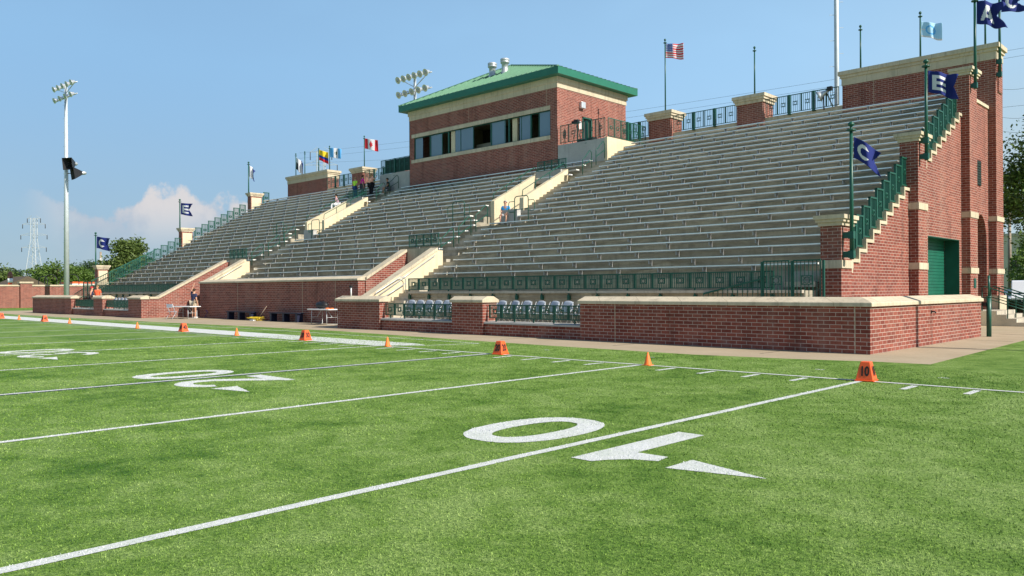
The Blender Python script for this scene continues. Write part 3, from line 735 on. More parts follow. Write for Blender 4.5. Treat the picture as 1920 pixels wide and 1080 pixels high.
for (a, b, lab, p) in ((-15.2, -11.2, 'green emblem rail at the top between the right corner tower and the first rear pier', 2), (-21.05, -16.95, 'green emblem rail at the top between the two right rear piers', 2), (-24.9, -22.8, 'short green emblem rail at the top beside the press box platform', 1),
                       (-57.7, -53.7, 'green emblem rail at the top beside the left corner tower', 2), (-51.9, -48.0, 'green emblem rail at the top behind the standing people', 2)):
    run_rail(lab, a, b, 27.15, 10.98, .95, .68, G1, p, .1, pw=.13)
for (a, b, lab) in ((-23.35, -5.9, 'long green emblem rail along the front walkway, right section'), (-63.0, -46.6, 'long green emblem rail along the front walkway, left section')):
    t = run_rail(lab, a, b, 8.86, 1.62, .53, .74, 'front walkway rails', 0, nb=9)
    for i in range(14):
        x = -(b-a)/2+.05+(b-a-.1)*i/13; mb = MB(); mb.box(x-.022, -.022, -.36, x+.022, .022, 0); mb.box(x-.055, -.02, -.40, x+.055, .075, -.22)
        mb.v = [v+t.location for v in mb.v]; mb.build('post', 'green_paint', t)
for (a, b, lab) in ((-15.3, -11.0, 'low green rail in the wall gap nearest the right corner'), (-21.35, -17.05, 'low green rail in the wall gap beside the stone stair'), (-57.9, -53.6, 'low green rail in the far left wall gap'), (-51.85, -47.55, 'low green rail in the second wall gap from the left')):
    t = run_rail(lab, a, b, 6.05, .60, .49, .66, 'rails in the gaps of the front wall', 0, nb=8)
    for i in range(5):
        x = -(b-a)/2+.35+(b-a-.7)*i/4; mb = MB(); mb.box(x-.02, -.02, -.11, x+.02, .02, 0); mb.v = [v+t.location for v in mb.v]; mb.build('post', 'green_paint', t)
for (a, b, y, z, h, lab) in ((-26.72, -24.42, 11.62, 3.78, .62, 'green emblem panel over the near lower passage'), (-45.6, -43.3, 11.62, 3.78, .62, 'green emblem panel over the far lower passage'),
                          (-26.2, -24.0, 20.75, 8.46, .58, 'green emblem panel over the near upper passage'), (-45.1, -42.9, 20.75, 8.46, .58, 'green emblem panel over the far upper passage')):
    run_rail(lab, a, b, y, z, h, .56, 'emblem panels over the passages', 0, nb=5)
run_rail('green platform rail along the right of the press box', -26.35, -22.95, 22.98, 10.42, 1.08, .62, 'press box platform rails', 3, .25, pw=.13)
run_rail('green platform rail at the side nearest the rear rail', 23.1, 26.9, -22.85, 10.42, 1.08, .62, 'press box platform rails', 3, .1, axis='y', pw=.13)
t = run_rail('dark mesh covered platform rail left of the press box', -44.1, -40.7, 22.98, 10.36, 1.05, .6, 'press box platform rails', 3, .25, pw=.13)
mb = MB(); mb.box(-43.6, 23.02, 10.4, -40.7, 23.05, 11.35); mb.build('mesh_cover', 'dark_mesh', t)
# stepped rails on the end walls: one panel per step
PST = panel_mesh(DT-.01, 1.02, nb=4, bar=.03, frame=.045, th=2.6)
mb = MB(); mb.box(-.26, -.012, .08, .26, .012, .095); mb.box(-.26, -.012, .2, .26, .012, .215); mb.box(-.26, -.012, .80, .26, .012, .815)
for side in (1, -1):
    xc = (XR-WO-.09) if side > 0 else (XL+WO+.09); sn = 'right' if side > 0 else 'left'
    for (k0, k1, nm) in ((1, 10, 'lowest'), (12, 20, 'middle'), (23, 24, 'topmost')):
        t = thing('stair_railing', f'{nm} stepped green rail on the {sn} end wall', 'railing', (xc, yr(k0), zt(k0)), 'stepped rails on the end walls')
        for k in range(k0, k1+1):
            inst('panel', PST, t, (0, yr(k)+DT/2-yr(k0), min(zt(k), zt(NR))-zt(k0)-.05), math.pi/2)
# diagonal handrail with balusters at the bottom of both outer stairs
for (x, lab) in ((xa+.5, 'slanting green handrail climbing the far left edge of the stand'),):
    t = thing('handrail', lab, 'handrail', (x, 9.0, 1.5), 'slanting handrails at the outer stairs'); k1 = 7 if x < -50 else 1
    mb = MB(); mb.bar((x, 9.0, 2.5), (x, yr(k1), zt(k1)+.95), .06); mb.bar((x, 9.0, 1.65), (x, yr(k1), zt(k1)+.15), .04); mb.build('rail', 'green_paint', t)
    mb = MB(); n = 40 if x < -50 else 9
    for i in range(n+1):
        f = i/n; y = 9+(yr(k1)-9)*f; mb.box(x-.012, y-.012, 1.65+(zt(k1)+.15-1.65)*f, x+.012, y+.012, 2.5+(zt(k1)+.95-2.5)*f)
    mb.build('balusters', 'green_paint', t)
# gate fence at the right end of the front walkway, and its far twin
for (x0, lab) in ((-6.25, 'tall green gate fence at the right end of the front walkway'), (-64.6, 'tall green gate fence at the far left end of the front walkway')):
    t = thing('gate_fence', lab, 'fence', (x0, 8.8, 1.2), 'gate fences on the front walkway')
    w = 1.0; me = panel_mesh(.84, 1.2, nb=6)
    for i in range(2): inst('panel', me, t, (.45+.95*i, 0, .05)); 
    for i in range(3): inst('post', post_mesh(1.32, .06), t, (.95*i, 0, -.1))
    mb = MB(); mb.bar((x0-2.0, 8.78, 1.45), (x0, 8.78, 1.9), .05); mb.bar((x0-2.0, 8.78, .8), (x0, 8.78, 1.3), .04)
    for i in range(12): mb.bar((x0-2+.17*i, 8.78, .7+.03*i), (x0-2+.17*i, 8.78, 1.43+.04*i), .018)
    mb.build('side_rail', 'green_paint', t)

# handrail hoops in the aisles
def hoop(loc, label, w=.9, h=1.0, loops=False, slope=0, axis='y'):
    t = thing('aisle_handrail', label, 'handrail', loc, 'handrail hoops in the aisles')
    x, y, z = loc; P = []
    def pt(a, b): return (x, y+a, z+b) if axis == 'y' else (x+a, y, z+b)
    r = .16
    P = [pt(-w/2, 0), pt(-w/2, h-r)]+[pt(-w/2+r-r*math.cos(q), h-r+r*math.sin(q)) for q in (.5, 1.0, 1.57)]+[pt(w/2-r+r*math.sin(q), h-r+r*math.cos(q)+slope) for q in (0, .6, 1.1, 1.57)]+[pt(w/2, slope)]
    mb = MB(); mb.tube(P, .024, 8); mb.build('hoop_rail', 'green_paint', t)
    mb = MB(); mb.bar(pt(-w/2, h*.5), pt(w/2, h*.5+slope), .035); mb.build('mid_rail', 'green_paint', t)
    if loops:
        for sx in (-1, 1):
            mb = MB(); mb.tube([pt(sx*w/2, h*.82), pt(sx*(w/2+.36), h*.82), pt(sx*(w/2+.42), h*.76), pt(sx*(w/2+.42), h*.48), pt(sx*(w/2+.36), h*.42), pt(sx*w/2, h*.42)], .018, 6); mb.build('side_loop', 'green_paint', t)
    return t
for s, wh in ((0, 'near'), (-T2, 'far')):
    for i, k in enumerate((4, 6, 8)): hoop((-25.12+s, yr(k)+.32, zt(k)), f'green handrail hoop, {("lowest", "middle", "highest")[i]} of three in the {wh} lower aisle', .85, .95, slope=RT*1.4)
    hoop((-22.75+s, 15.7, zt(9)+.05), f'green looped handrail right of the {wh} upper passage', .95, 1.35, True, 0, 'x'); hoop((-28.0+s+.2, 16.0, zt(9)+.2), f'green looped handrail left of the {wh} upper passage', .95, 1.35, True, 0, 'x')
    for i, k in enumerate((18, 20)): hoop((-22.85+s, yr(k)+.3, zt(k)), f'green handrail hoop, {("lower", "upper")[i]} of two in the {wh} top aisle', .8, .95, slope=RT*1.4)
    # rails along the upper passage walls
    for xw, nm in ((-24.14+s, 'right'), (-26.34+s, 'left')):
        t = thing('wall_handrail', f'thin green handrail on the {nm} wall of the {wh} upper passage', 'handrail', (xw, 17.3, 6.6), 'handrails on the passage walls')
        mb = MB(); mb.tube([(xw, 17.25, 6.62), (xw, 17.3, 6.95), (xw, 20.7, 8.75), (xw, 20.85, 8.5)], .024, 6); mb.build('rail', 'green_paint', t)
        for y in (18.3, 19.5): mb = MB(); mb.bar((xw, y, 6.6+(y-17.4)*.515), (xw, y, 6.95+(y-17.3)*.53), .03); mb.build('rail_post', 'green_paint', t)
    xw = -24.36+s
    if s == 0:
        t = thing('wall_handrail', 'grey green handrail loop against the cream stair wall', 'handrail', (xw+.1, 7.6, .9), 'handrails on the passage walls')
        mb = MB(); mb.tube([(xw+.12, 7.7, 1.42), (xw+.12, 7.75, 1.52), (xw+.12, 9.1, 2.22), (xw+.12, 9.3, 2.24), (xw+.12, 9.42, 2.12), (xw+.12, 9.42, 1.5)], .022, 8); mb.tube([(xw+.12, 8.0, 1.22), (xw+.12, 9.42, 1.95)], .022, 8); mb.build('rail', 'galvanised', t)
    for (a, nm) in (((-24.4+s if s == 0 else -43.35)+.03, 'cream'),):
        t = thing('wall_handrail', f'long sloping handrail under the coping of the {wh} cream passage wall', 'handrail', (a, 8, 1.4), 'handrails on the passage walls')
        mb = MB(); y0_ = 7.9 if s == 0 else 9.2; mb.tube([(a+.05, y0_, 1.17+(y0_-7.35)*.573-.12), (a+.05, 11.3, 3.3)], .022, 6); mb.build('rail', 'galvanised', t)

# ------------------------------------------------------------------ press box
bx0, bx1, by0, by1 = -40.55, -26.5, 22.9, 29.9
pb = thing('press_box', 'brick press box with green hipped roof on top of the grandstand', 'press box', ((bx0+bx1)/2, 22.9, 9.3))
wz0, wz1, wx0, wx1 = 11.0, 12.57, -40.1, -27.05
mb = MB()
mb.box(bx0, by0, 8.4, bx1, by0+.3, wz0); mb.box(bx0, by0, wz1, bx1, by0+.3, 13.85); mb.box(bx0, by0, wz0, wx0, by0+.3, wz1); mb.box(wx1, by0, wz0, bx1, by0+.3, wz1)
dy0, dy1, dz0, dz1 = 25.3, 26.25, 10.33, 12.42
mb.box(bx1-.3, by0+.3, 8.4, bx1, dy0, 13.85); mb.box(bx1-.3, dy1, 8.4, bx1, by1, 13.85); mb.box(bx1-.3, dy0, dz1, bx1, dy1, 13.85); mb.box(bx1-.3, dy0, 8.4, bx1, dy1, dz0)
mb.box(bx0, by0+.3, 8.4, bx0+.3, by1, 13.85); mb.box(bx0+.3, by1-.3, 8.4, bx1-.3, by1, 13.85)
mb.build('brick_wall', 'brick', pb)
mb = MB(); mb.box(wx0-.2, by0-.05, wz1, wx1, by0+.2, wz1+.26); mb.build('lintel', 'coping_stone', pb)
mb = MB(); mb.box(wx0-.2, by0-.07, wz0-.24, wx1, by0+.2, wz0); mb.build('sill', 'coping_stone', pb)
mb = MB(); mb.box(bx0-.04, by0-.04, 13.85, bx1+.04, by1+.04, 14.18); mb.box(bx0-.1, by0-.1, 14.18, bx1+.1, by1+.1, 14.5); mb.build('cornice', 'coping_stone', pb)
ev = .57; ez0, ez1 = 14.5, 14.93; apx = (-33.6, (by0+by1)/2, 17.25)
mb = MB()
E = [(bx0-ev, by0-ev), (bx1+ev, by0-ev), (bx1+ev, by1+ev), (bx0-ev, by1+ev)]
mb.box(bx0-ev, by0-ev, ez0, bx1+ev, by1+ev, ez1-.002); mb.build('fascia', 'fascia_green', pb)
rp = []
mb = MB(); mb.add([(*e, ez1) for e in E]+[apx], [(0, 1, 4), (1, 2, 4), (2, 3, 4), (3, 0, 4)]); A = Vector(apx)
for i in range(4):
    p, q = Vector((*E[i], ez1)), Vector((*E[(i+1) % 4], ez1)); L = (q-p).length; n = int(L/.42); mid = (p+q)/2; up = (A-mid)
    nrm = (q-p).cross(A-p).normalized()
    for j in range(1, n):
        f = j/n; a = p+(q-p)*f
        # seam runs straight up the slope until it meets the hip
        dirr = (A-p)-(q-p)*((A-p).dot(q-p)/L**2); fa = (A-p).dot(q-p)/L**2
        tmax = f/fa if f < fa else (1-f)/(1-fa)
        b = a+dirr*tmax; mb.bar(a+nrm*.02, b+nrm*.02, .035, .06)
for i in range(4): mb.bar(Vector((*E[i], ez1+.02)), A+Vector((0, 0, .02)), .16, .07)
mb.build('roof', 'roof_green', pb)
for i, (vx, vz0, vz1) in enumerate(((-33.75, 16.0, 17.1), (-32.55, 16.0, 17.15))):
    mb = MB(); y = 24.6; mb.lathe([(.26, vz0-.4), (.26, vz0+.25), (.22, vz0+.28), (.22, vz1-.35), (.30, vz1-.33), (.31, vz1-.22), (.27, vz1-.2), (.31, vz1-.18), (.31, vz1-.05), (.2, vz1), (.0, vz1)], (vx, y, 0), 16); mb.build('roof_vent', 'galvanised', pb)
# room behind the window band
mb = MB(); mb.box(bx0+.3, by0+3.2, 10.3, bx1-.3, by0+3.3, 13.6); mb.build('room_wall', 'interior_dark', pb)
mb = MB(); mb.box(bx0+.3, by0+.31, 10.28, bx1-.3, by0+3.2, 10.33); mb.build('room_floor', 'interior_tan', pb)
mb = MB(); mb.box(bx0+.3, by0+.31, 13.0, bx1-.3, by0+3.2, 13.05); mb.build('room_ceiling', 'interior_tan', pb)
for x in (-36.3, -30.35, -38.6): mb = MB(); mb.box(x-.04, by0+.9, 10.33, x+.04, by0+3.2, 13.0); mb.build('partition', 'interior_tan', pb)
mb = MB(); mb.box(-34.6, by0+1.0, 10.33, -31.9, by0+1.06, 11.52); mb.build('counter_front', 'interior_tan', pb)
cols = [-36.05, -30.2]
for x in cols: mb = MB(); mb.box(x-.2, by0+.16, wz0, x+.2, by0+.3, wz1); mb.build('column', 'cream_plaster', pb)
fr = [wx0, -39.25, -38.2, -36.95, -36.45, -34.4, -33.85, -32.2, -30.95, -30.65, -29.8, -28.85, -28.15, wx1]
f = thing  # window band: frame with panes
mb = MB(); w_ = .05
for x in (wx0+.03, -38.35, -36.42, -32.25, -30.62, -28.72, wx1-.03): mb.box(x-w_, by0+.06, wz0, x+w_, by0+.14, wz1)
for x in (-37.1, -35.2, -33.95, -31.0, -29.55, -28.05): mb.box(x-.022, by0+.08, wz0, x+.022, by0+.13, wz1)
mb.box(wx0, by0+.062, wz0, wx1, by0+.138, wz0+.05); mb.box(wx0, by0+.062, wz1-.05, wx1, by0+.138, wz1)
wf = mb.build('window_frame', 'green_paint', pb)
for a, b in ((-40.05, -39.2), (-38.3, -37.1), (-35.75, -34.0), (-32.2, -30.95), (-29.7, -28.75), (-28.0, -27.1)):
    mb = MB(); mb.box(a, by0+.1, wz0+.05, b, by0+.112, wz1-.05); mb.build('pane', 'glass_pane', wf)
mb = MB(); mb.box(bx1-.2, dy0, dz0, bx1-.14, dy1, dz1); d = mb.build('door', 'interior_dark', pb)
mb = MB(); mb.box(bx1-.13, dy0, dz1-.08, bx1+.03, dy1, dz1); mb.box(bx1-.13, dy0, dz0, bx1+.03, dy0+.08, dz1); mb.box(bx1-.13, dy1-.08, dz0, bx1+.03, dy1, dz1); mb.build('door_frame', 'green_paint', d)
mb = MB(); mb.box(bx1+.002, 25.0, 11.6, bx1+.012, 25.2, 12.1); mb.build('notice', 'white_plastic', pb)
mb = MB(); mb.box(bx1, 25.0, 12.9, bx1+.22, 25.4, 13.3); mb.build('wall_lamp', 'lamp_metal', pb, .03)
mb = MB(); mb.tube([(bx0-.35, 23.2, 10.4), (bx0-.35, 23.2, 14.6)], .05, 8); mb.build('downpipe', 'green_paint', pb)
mb = MB()
for x in (-34.3, -27.35): mb.box(x-.008, by0-.004, 12.84, x+.008, by0-.001, 13.85)
mb.build('joint_line', 'coping_stone', pb)

# ------------------------------------------------------------------ flagpoles and flags
def flagpole(loc, ztop, label, group, r=.045, brackets=None, name='flagpole'):
    x, y, z = loc; t = thing(name, label, 'flagpole', loc, group)
    mb = MB(); mb.tube([(x, y, z), (x, y, ztop-.25)], [r, r*.75], 10); mb.build('pole', 'green_paint', t)
    mb = MB(); mb.lathe([(r*.7, 0), (r*2.2, .01), (r*2.2, .05), (r*.6, .06), (r*.6, .14), (r*1.0, .15), (r*1.5, .19), (r*1.5, .22), (r*.9, .27), (0, .29)], (x, y, ztop-.28), 12); mb.build('finial', 'green_paint', t)
    if brackets:
        for bz in brackets:
            mb = MB(); mb.box(x-.02, y-.05, bz-.09, x-(x-brackets_x(x)), y+.05, bz+.09); mb.box(x-.08, y-.08, bz-.11, x+.08, y+.08, bz+.11); mb.build('wall_bracket', 'green_paint', t)
    return t
def brackets_x(x): return XR+.002 if x > -30 else XL-.002
GP = 'flagpoles bracketed to the end wall piers'
for side, sn in ((1, 'right'), (-1, 'left')):
    for (y, z0, z1, nm, dx) in ((9.85, 2.45, 6.5, 'lowest', .25), (16.8, 6.15, 9.75, 'second', .22), (23.3, 9.85, 13.75, 'third', .17), (27.42, 11.1, 15.2, 'rearmost', .14)):
        if side < 0 and nm == 'rearmost': continue
        flagpole((XR+dx if side > 0 else XL-dx, y, z0), z1, f'green flagpole on the {nm} pier of the {sn} end wall', GP, .062, (z0+.15, z0+.72))
GT = 'flagpoles on the rear piers and towers'
for x, zt_, lab in ((-21.9, 16.8, 'flagpole of the red and white striped flag, on a rear brick pier'), (-16.07, 15.1, 'bare flagpole on the rear brick pier right of the striped flag'), (-10.4, 15.05, 'bare flagpole on the right corner tower, left end'), (-7.55, 15.05, 'flagpole with the pale blue flag on the right corner tower'), (-4.75, 15.05, 'flagpole at the outer end of the right corner tower'),
                    (-52.6, 15.1, 'flagpole with the red and white maple leaf flag'), (-64.2, 15.0, 'leftmost flagpole on the left corner tower'), (-62.6, 15.0, 'bare flagpole on the left corner tower'), (-60.2, 15.0, 'flagpole with the yellow blue red flag'), (-58.4, 15.0, 'flagpole with the light blue and white flag on the left tower')):
    yy_ = 27.6 if (-53 < x < -15) else 27.9
    flagpole((x, yy_, 12.25 if (-53 < x < -15) else 12.65), zt_, lab, GT, .045)
def flag(name, loc, w, h, fn, mats, label, group, droop=.25, amp=.07, ph=0.0, tail=0.0, yaw=R(20), nx=44, ny=30, waves=1.6):
    # cloth grid hanging from a pole at loc (top hoist corner); fn(u,v) -> material index, v = 0 at the bottom
    dx, dy = math.cos(yaw), math.sin(yaw); vs = []; fs = []; mi = []
    def P(u, v):
        a = u*w*(1-.10*droop); off = amp*(.25+u)*math.sin(2*math.pi*waves*u+ph+v*.9)
        sag = -droop*h*(u**1.3)-.10*h*u*math.sin(2.2*u+1.5*v+ph)
        cx = a*dx-off*dy; cy = a*dy+off*dx
        return (loc[0]+cx, loc[1]+cy, loc[2]-h+v*h+sag)
    for i in range(nx+1):
        for j in range(ny+1): vs.append(P(i/nx, j/ny))
    for i in range(nx):
        for j in range(ny):
            u, v = (i+.5)/nx, (j+.5)/ny
            if tail and u > 1-tail*(1-abs(v-.5)*2): continue
            k = i*(ny+1)+j; fs.append((k, k+ny+1, k+ny+2, k+1)); mi.append(fn(u, v))
    mb = MB(); mb.v = [Vector(p) for p in vs]; mb.f = [list(f) for f in fs]; mb.mi = mi; mb.sm = [True]*len(fs)
    o = mb.build(name, mats); me = o.data
    # shift origin to the hoist corner
    me.transform(Matrix.Translation(-Vector(loc))); o.location = loc
    sol = o.modifiers.new('cloth', 'SOLIDIFY'); sol.thickness = .006
    return tag(o, label, 'flag', group)
def letter(ch):
    def f(u, v):
        a = (u-.14)/.44; b = (v-.17)/.66
        if not (0 <= a <= 1 and 0 <= b <= 1): return 0
        if ch == 'E': return int(a < .30 or b > .80 or b < .20 or (.40 < b < .60))
        if ch == 'C': 
            r = math.hypot((a-.5)/.5, (b-.5)/.5); return int(.52 < r < 1.0 and not (a > .62 and abs(b-.5) < .24))
        if ch == 'A':
            return int(abs(abs(a-.5)-(1-b)*.42) < .13 or (.22 < b < .38 and abs(a-.5) < .34))
        if ch == 'S':
            return int((b > .82) or (b < .18) or (.42 < b < .58) or (a < .25 and b > .5) or (a > .75 and b < .5))
        return 0
    return f
NV = ['flag_navy', 'flag_white']; GN = 'navy pennants with white letters'
XF = XR+.26
flag('flag', (XF+.06, 9.87, 6.05), .80, .62, letter('C'), NV, 'navy flag with a white C drooping on the nearest right pole', GN, .95, .12, .6, .26, waves=1.3)
flag('flag', (XF+.03, 16.82, 9.35), .98, .78, letter('E'), NV, 'navy flag with a bold white E above the right seats', GN, .42, .14, .2, .16, waves=1.7)
flag('flag', (XF-.02, 23.32, 13.5), 1.12, .95, letter('A'), NV, 'navy flag with a white A on the third right pole', GN, .42, .20, 1.2, .34, waves=1.7)
flag('flag', (XF-.05, 27.44, 14.9), 1.12, .85, letter('C'), NV, 'navy swallowtail flag at the top right edge', GN, .22, .13, 2.4, .42, waves=1.4)
XG = XL-.10
flag('flag', (XG, 9.87, 6.15), 1.7, .95, letter('C'), NV, 'navy flag with a white C above the far left pier', GN, .30, .08, .4, .28)
flag('flag', (XG, 16.82, 9.4), 1.55, 1.0, letter('E'), NV, 'navy swallowtail flag with a white E at left', GN, .25, .06, 1.0, .42)
flag('flag', (XG, 23.32, 13.4), .75, 1.05, lambda u, v: int(u < .55), NV, 'navy and white flag hanging limp on the third left pole', GN, .6, .10, 2.0, .2)
GC = 'country flags along the top of the stand'
flag('flag', (-21.86, 27.6, 16.5), 1.12, .86, lambda u, v: (0 if (u < .42 and v > 6/13 and not (int(u*26) % 2 == 0 and int(v*24) % 2 == 0)) else 1 if (u < .42 and v > 6/13) else (2 if int(v*13) % 2 == 0 else 1)), ['flag_blue', 'flag_white', 'flag_red'], 'red and white striped flag with blue starry canton', GC, .22, .07, .3)
def maple(u, v):
    if u < .25 or u > .75: return 0
    a = abs(u-.5)/.25; b = (v-.16)/.66
    if b < 0 or b > 1: return 1
    if b < .18: return 0 if a < .07 else 1
    wv = .10+.62*max(0, 1-abs(b-.52)/.40)*(0.72+.28*math.cos(b*28)); wv = max(wv, .30*(1-b)*(b > .45)*2*.5)
    return 0 if a < wv else 1
flag('flag', (-52.55, 27.6, 14.85), 1.4, .88, maple, ['flag_red', 'flag_white'], 'red and white flag with a red maple leaf', GC, .40, .08, .9, waves=1.2)
flag('flag', (-60.15, 27.9, 14.85), 1.2, .98, lambda u, v: 0 if v > .5 else 1 if v > .25 else 2, ['flag_yellow', 'flag_blue', 'flag_red'], 'flag with yellow blue and red bands', GC, .45, .10, .2)
flag('flag', (-58.35, 27.9, 14.8), 1.35, .85, lambda u, v: (2 if math.hypot((u-.5)*1.6, v-.5) < .16 and .3 < (u*7) % 1 else 1) if .33 < u < .67 else 0, ['flag_sky', 'flag_white', 'leaf_olive'], 'light blue and white vertical banded flag', GC, .35, .08, 1.4)
flag('flag', (-64.15, 27.9, 14.6), 1.0, 1.15, lambda u, v: 2 if (u < .3 and v < .6) else 1 if (u+v*.4 < .95) else 0, ['flag_navy', 'flag_white', 'flag_black'], 'black white and navy flag on the leftmost tower pole', GC, .7, .12, .8)
flag('flag', (-7.5, 27.9, 14.55), .92, .74, lambda u, v: 1 if (v < .10 or (v > .45 and v < .52 and u < .2)) else (2 if (math.hypot((u-.45)*1.2, v-.52) < .3 and math.hypot((u-.45)*1.2, v-.52) > .2) else 0), ['flag_pale', 'flag_white', 'flag_sky'], 'pale blue flag with a faint ring above the right tower', GC, .35, .08, .1)

# ------------------------------------------------------------------ floodlight masts
def lamp_head(parent, c, d, r=.31):
    d = Vector(d).normalized()
    mb = MB(); mb.lathe([(r*.25, -.34), (r*.45, -.30), (r*.55, -.16), (r*.98, .10), (r*1.04, .12)], c, 16, 0, d); L = mb.build('floodlight', 'lamp_metal', parent)
    mb = MB(); mb.lathe([(0, .08), (r*.95, .085), (r*.95, .115), (0, .13)], c, 16, 0, d); mb.build('lens', 'lamp_glass', L)
def mast(base, ztop, r0, r1, label, rows, aim, width, pegs=True):
    x, y, z = base; t = thing('floodlight_mast', label, 'floodlight mast', base, 'floodlight masts')
    mb = MB(); mb.tube([(x, y, z), (x, y, ztop)], [r0, r1], 14); mb.build('pole', 'pale_pole', t)
    if pegs:
        mb = MB(); n = int((ztop-z-4)/.75)
        for i in range(n):
            s = 1 if i % 2 else -1; h = z+4+.75*i; mb.bar((x, y, h), (x+s*.30, y+s*.25, h), .022)
        mb.build('step_peg', 'galvanised', t)
    if rows:
        a = Vector((aim[0], aim[1], 0)).normalized(); p = Vector((-a.y, a.x, 0)); mb = MB()
        for k, (h, n) in enumerate(rows):
            hz = ztop-.5+h; c = Vector((x, y, hz)); mb.bar(c-p*width/2, c+p*width/2, .10)
            for i in range(n):
                q = c+p*(-width/2+width*(i+.5)/n)+a*.30; lamp_head(t, q+Vector((0, 0, -.02)), a+Vector((0, 0, -.45))); mb.bar(q-a*.3, q, .05)
        for s in (-.5, .5): mb.bar(Vector((x, y, ztop-.9))+p*width*.0, Vector((x, y, ztop-.5+rows[-1][0]))+p*width*s*.8, .06)
        mb.bar(Vector((x, y, ztop-1)), Vector((x, y, ztop-.5+rows[-1][0])), .12)
        mb.build('cross_frame', 'galvanised', t)
    return t
def atd(u, v, d):
    r_ = F_+R_*((u-960)/1516.6)+U_*((540-v)/1516.6); return cam.location+r_*d
cam.location = cam.matrix_world.translation
pm = atd(125.0, 560, 88)
mast((pm.x, pm.y, 0), 24.2, .29, .15, 'tall pale floodlight mast with horn speakers at far left', ((-.9, 4), (.35, 5)), (.05, -1), 6.0)
pr = atd(778, 180, 72)
mast((pr.x, pr.y, 0), 20.6, .26, .12, 'floodlight mast standing behind the press box roof', ((-.8, 5), (.55, 6)), (.0, -1), 4.6)
pn = atd(1569.0, 175, 47)
mast((pn.x, pn.y, 0), 30, .15, .11, 'thick pale mast with step pegs rising beside the right corner tower', (), (1, -1), 2)
# horn speakers on the left mast
for (u, v, d, lab) in ((133, 307, (.5, -.9), 'square black horn speaker on the left mast, upper one'), (145, 325, (-.05, -1), 'square black horn speaker on the left mast, lower one')):
    c = atd(u-1, v, 87.6); a = Vector((*d, -.15)).normalized(); p = Vector((-a.y, a.x, 0)).normalized(); q = a.cross(p)
    t = thing('horn_speaker', lab, 'loudspeaker', c, 'horn speakers on the left mast'); mb = MB(); s_ = .62; e = .16
    f0 = [c+a*.45+p*s_*i+q*s_*j for i, j in ((-1, -1), (1, -1), (1, 1), (-1, 1))]; f1 = [c-a*.5+p*e*i+q*e*j for i, j in ((-1, -1), (1, -1), (1, 1), (-1, 1))]
    mb.add(f0+f1, [(0, 1, 5, 4), (1, 2, 6, 5), (2, 3, 7, 6), (3, 0, 4, 7), (7, 4, 5, 6)]); h = mb.build('horn', 'black_metal', t)
    sol = h.modifiers.new('wall', 'SOLIDIFY'); sol.thickness = .04
    mb = MB(); mb.lathe([(.16, -.1), (.2, .0), (.2, .35), (.12, .5), (0, .5)], c-a*.45, 12, 0, -a); mb.build('driver', 'galvanised', t)
    mb = MB(); mb.bar(c-a*.4, Vector((pm.x, pm.y, (c-a*.4).z)), .08); mb.build('arm', 'black_metal', t)
# camera style horn near the right mast
c = atd(1547, 172, 41.6); t = thing('rail_speaker', 'black and silver horn clamped beside the thick right mast', 'loudspeaker', c)
mb = MB(); mb.lathe([(.30, 0), (.22, .12), (.08, .4), (.07, .7), (0, .72)], c+Vector((-.35, 0, -.2)), 14, 0, (.8, .2, .45)); mb.build('horn', 'galvanised', t)
mb = MB(); mb.box(c.x+.12, c.y-.08, c.z+.02, c.x+.36, c.y+.10, c.z+.22); mb.bar(c+Vector((.1, 0, -.1)), (pn.x, pn.y, c.z-.12), .05); mb.bar(c+Vector((-.1, 0, -.1)), c+Vector((-.1, .1, -.9)), .05); mb.build('bracket', 'black_metal', t)

# ------------------------------------------------------------------ sideline markers and cones
def text_mesh(txt, size):
    cu = bpy.data.curves.new('t', 'FONT'); cu.body = txt; cu.size = size; cu.align_x = 'CENTER'; cu.align_y = 'CENTER'; cu.extrude = .002; cu.offset = .006
    o = bpy.data.objects.new('t', cu); COL.objects.link(o); dg = bpy.context.evaluated_depsgraph_get(); dg.update(); me = bpy.data.meshes.new_from_object(o.evaluated_get(dg)); bpy.data.objects.remove(o); return me
def marker(x, txt, lab, rz=0):
    t = thing('yard_marker', lab, 'yard marker', (x, .05, .006), 'orange yard markers along the sideline', rz)
    mb = MB(); b, tp, h = .145, .078, .33
    vs = [Vector((x+sx*b, .05+sy*b, .02)) for sx, sy in ((-1, -1), (1, -1), (1, 1), (-1, 1))]+[Vector((x+sx*tp, .05+sy*tp, h)) for sx, sy in ((-1, -1), (1, -1), (1, 1), (-1, 1))]
    mb.add(vs, [(0, 1, 5, 4), (1, 2, 6, 5), (2, 3, 7, 6), (3, 0, 4, 7), (4, 5, 6, 7), (3, 2, 1, 0)]); mb.box(x-.16, .05-.16, .0, x+.16, .05+.16, .022)
    mb.v = [v-Vector((0, 0, 0))+Vector((0, 0, .006)) for v in mb.v]; mb.build('body', 'orange_plastic', t, .012)
    me = text_mesh(txt, .18); me.materials.clear(); me.materials.append(MAT['number_black'])
    sl = math.atan2(b-tp, h-.02)
    for k in range(4):
        o = bpy.data.objects.new('number', me); COL.objects.link(o); o.parent = t
        # on the slanted face, a hair proud of it
        zc = .165; rr = b-(b-tp)*(zc-.02)/(h-.02)+.004
        M = Matrix.Rotation(k*math.pi/2, 4, 'Z') @ Matrix.Translation((0, -rr, zc)) @ Matrix.Rotation(math.pi/2-sl, 4, 'X') @ Matrix.Diagonal((.85, 1.25, 1, 1))
        o.matrix_local = M
    return t
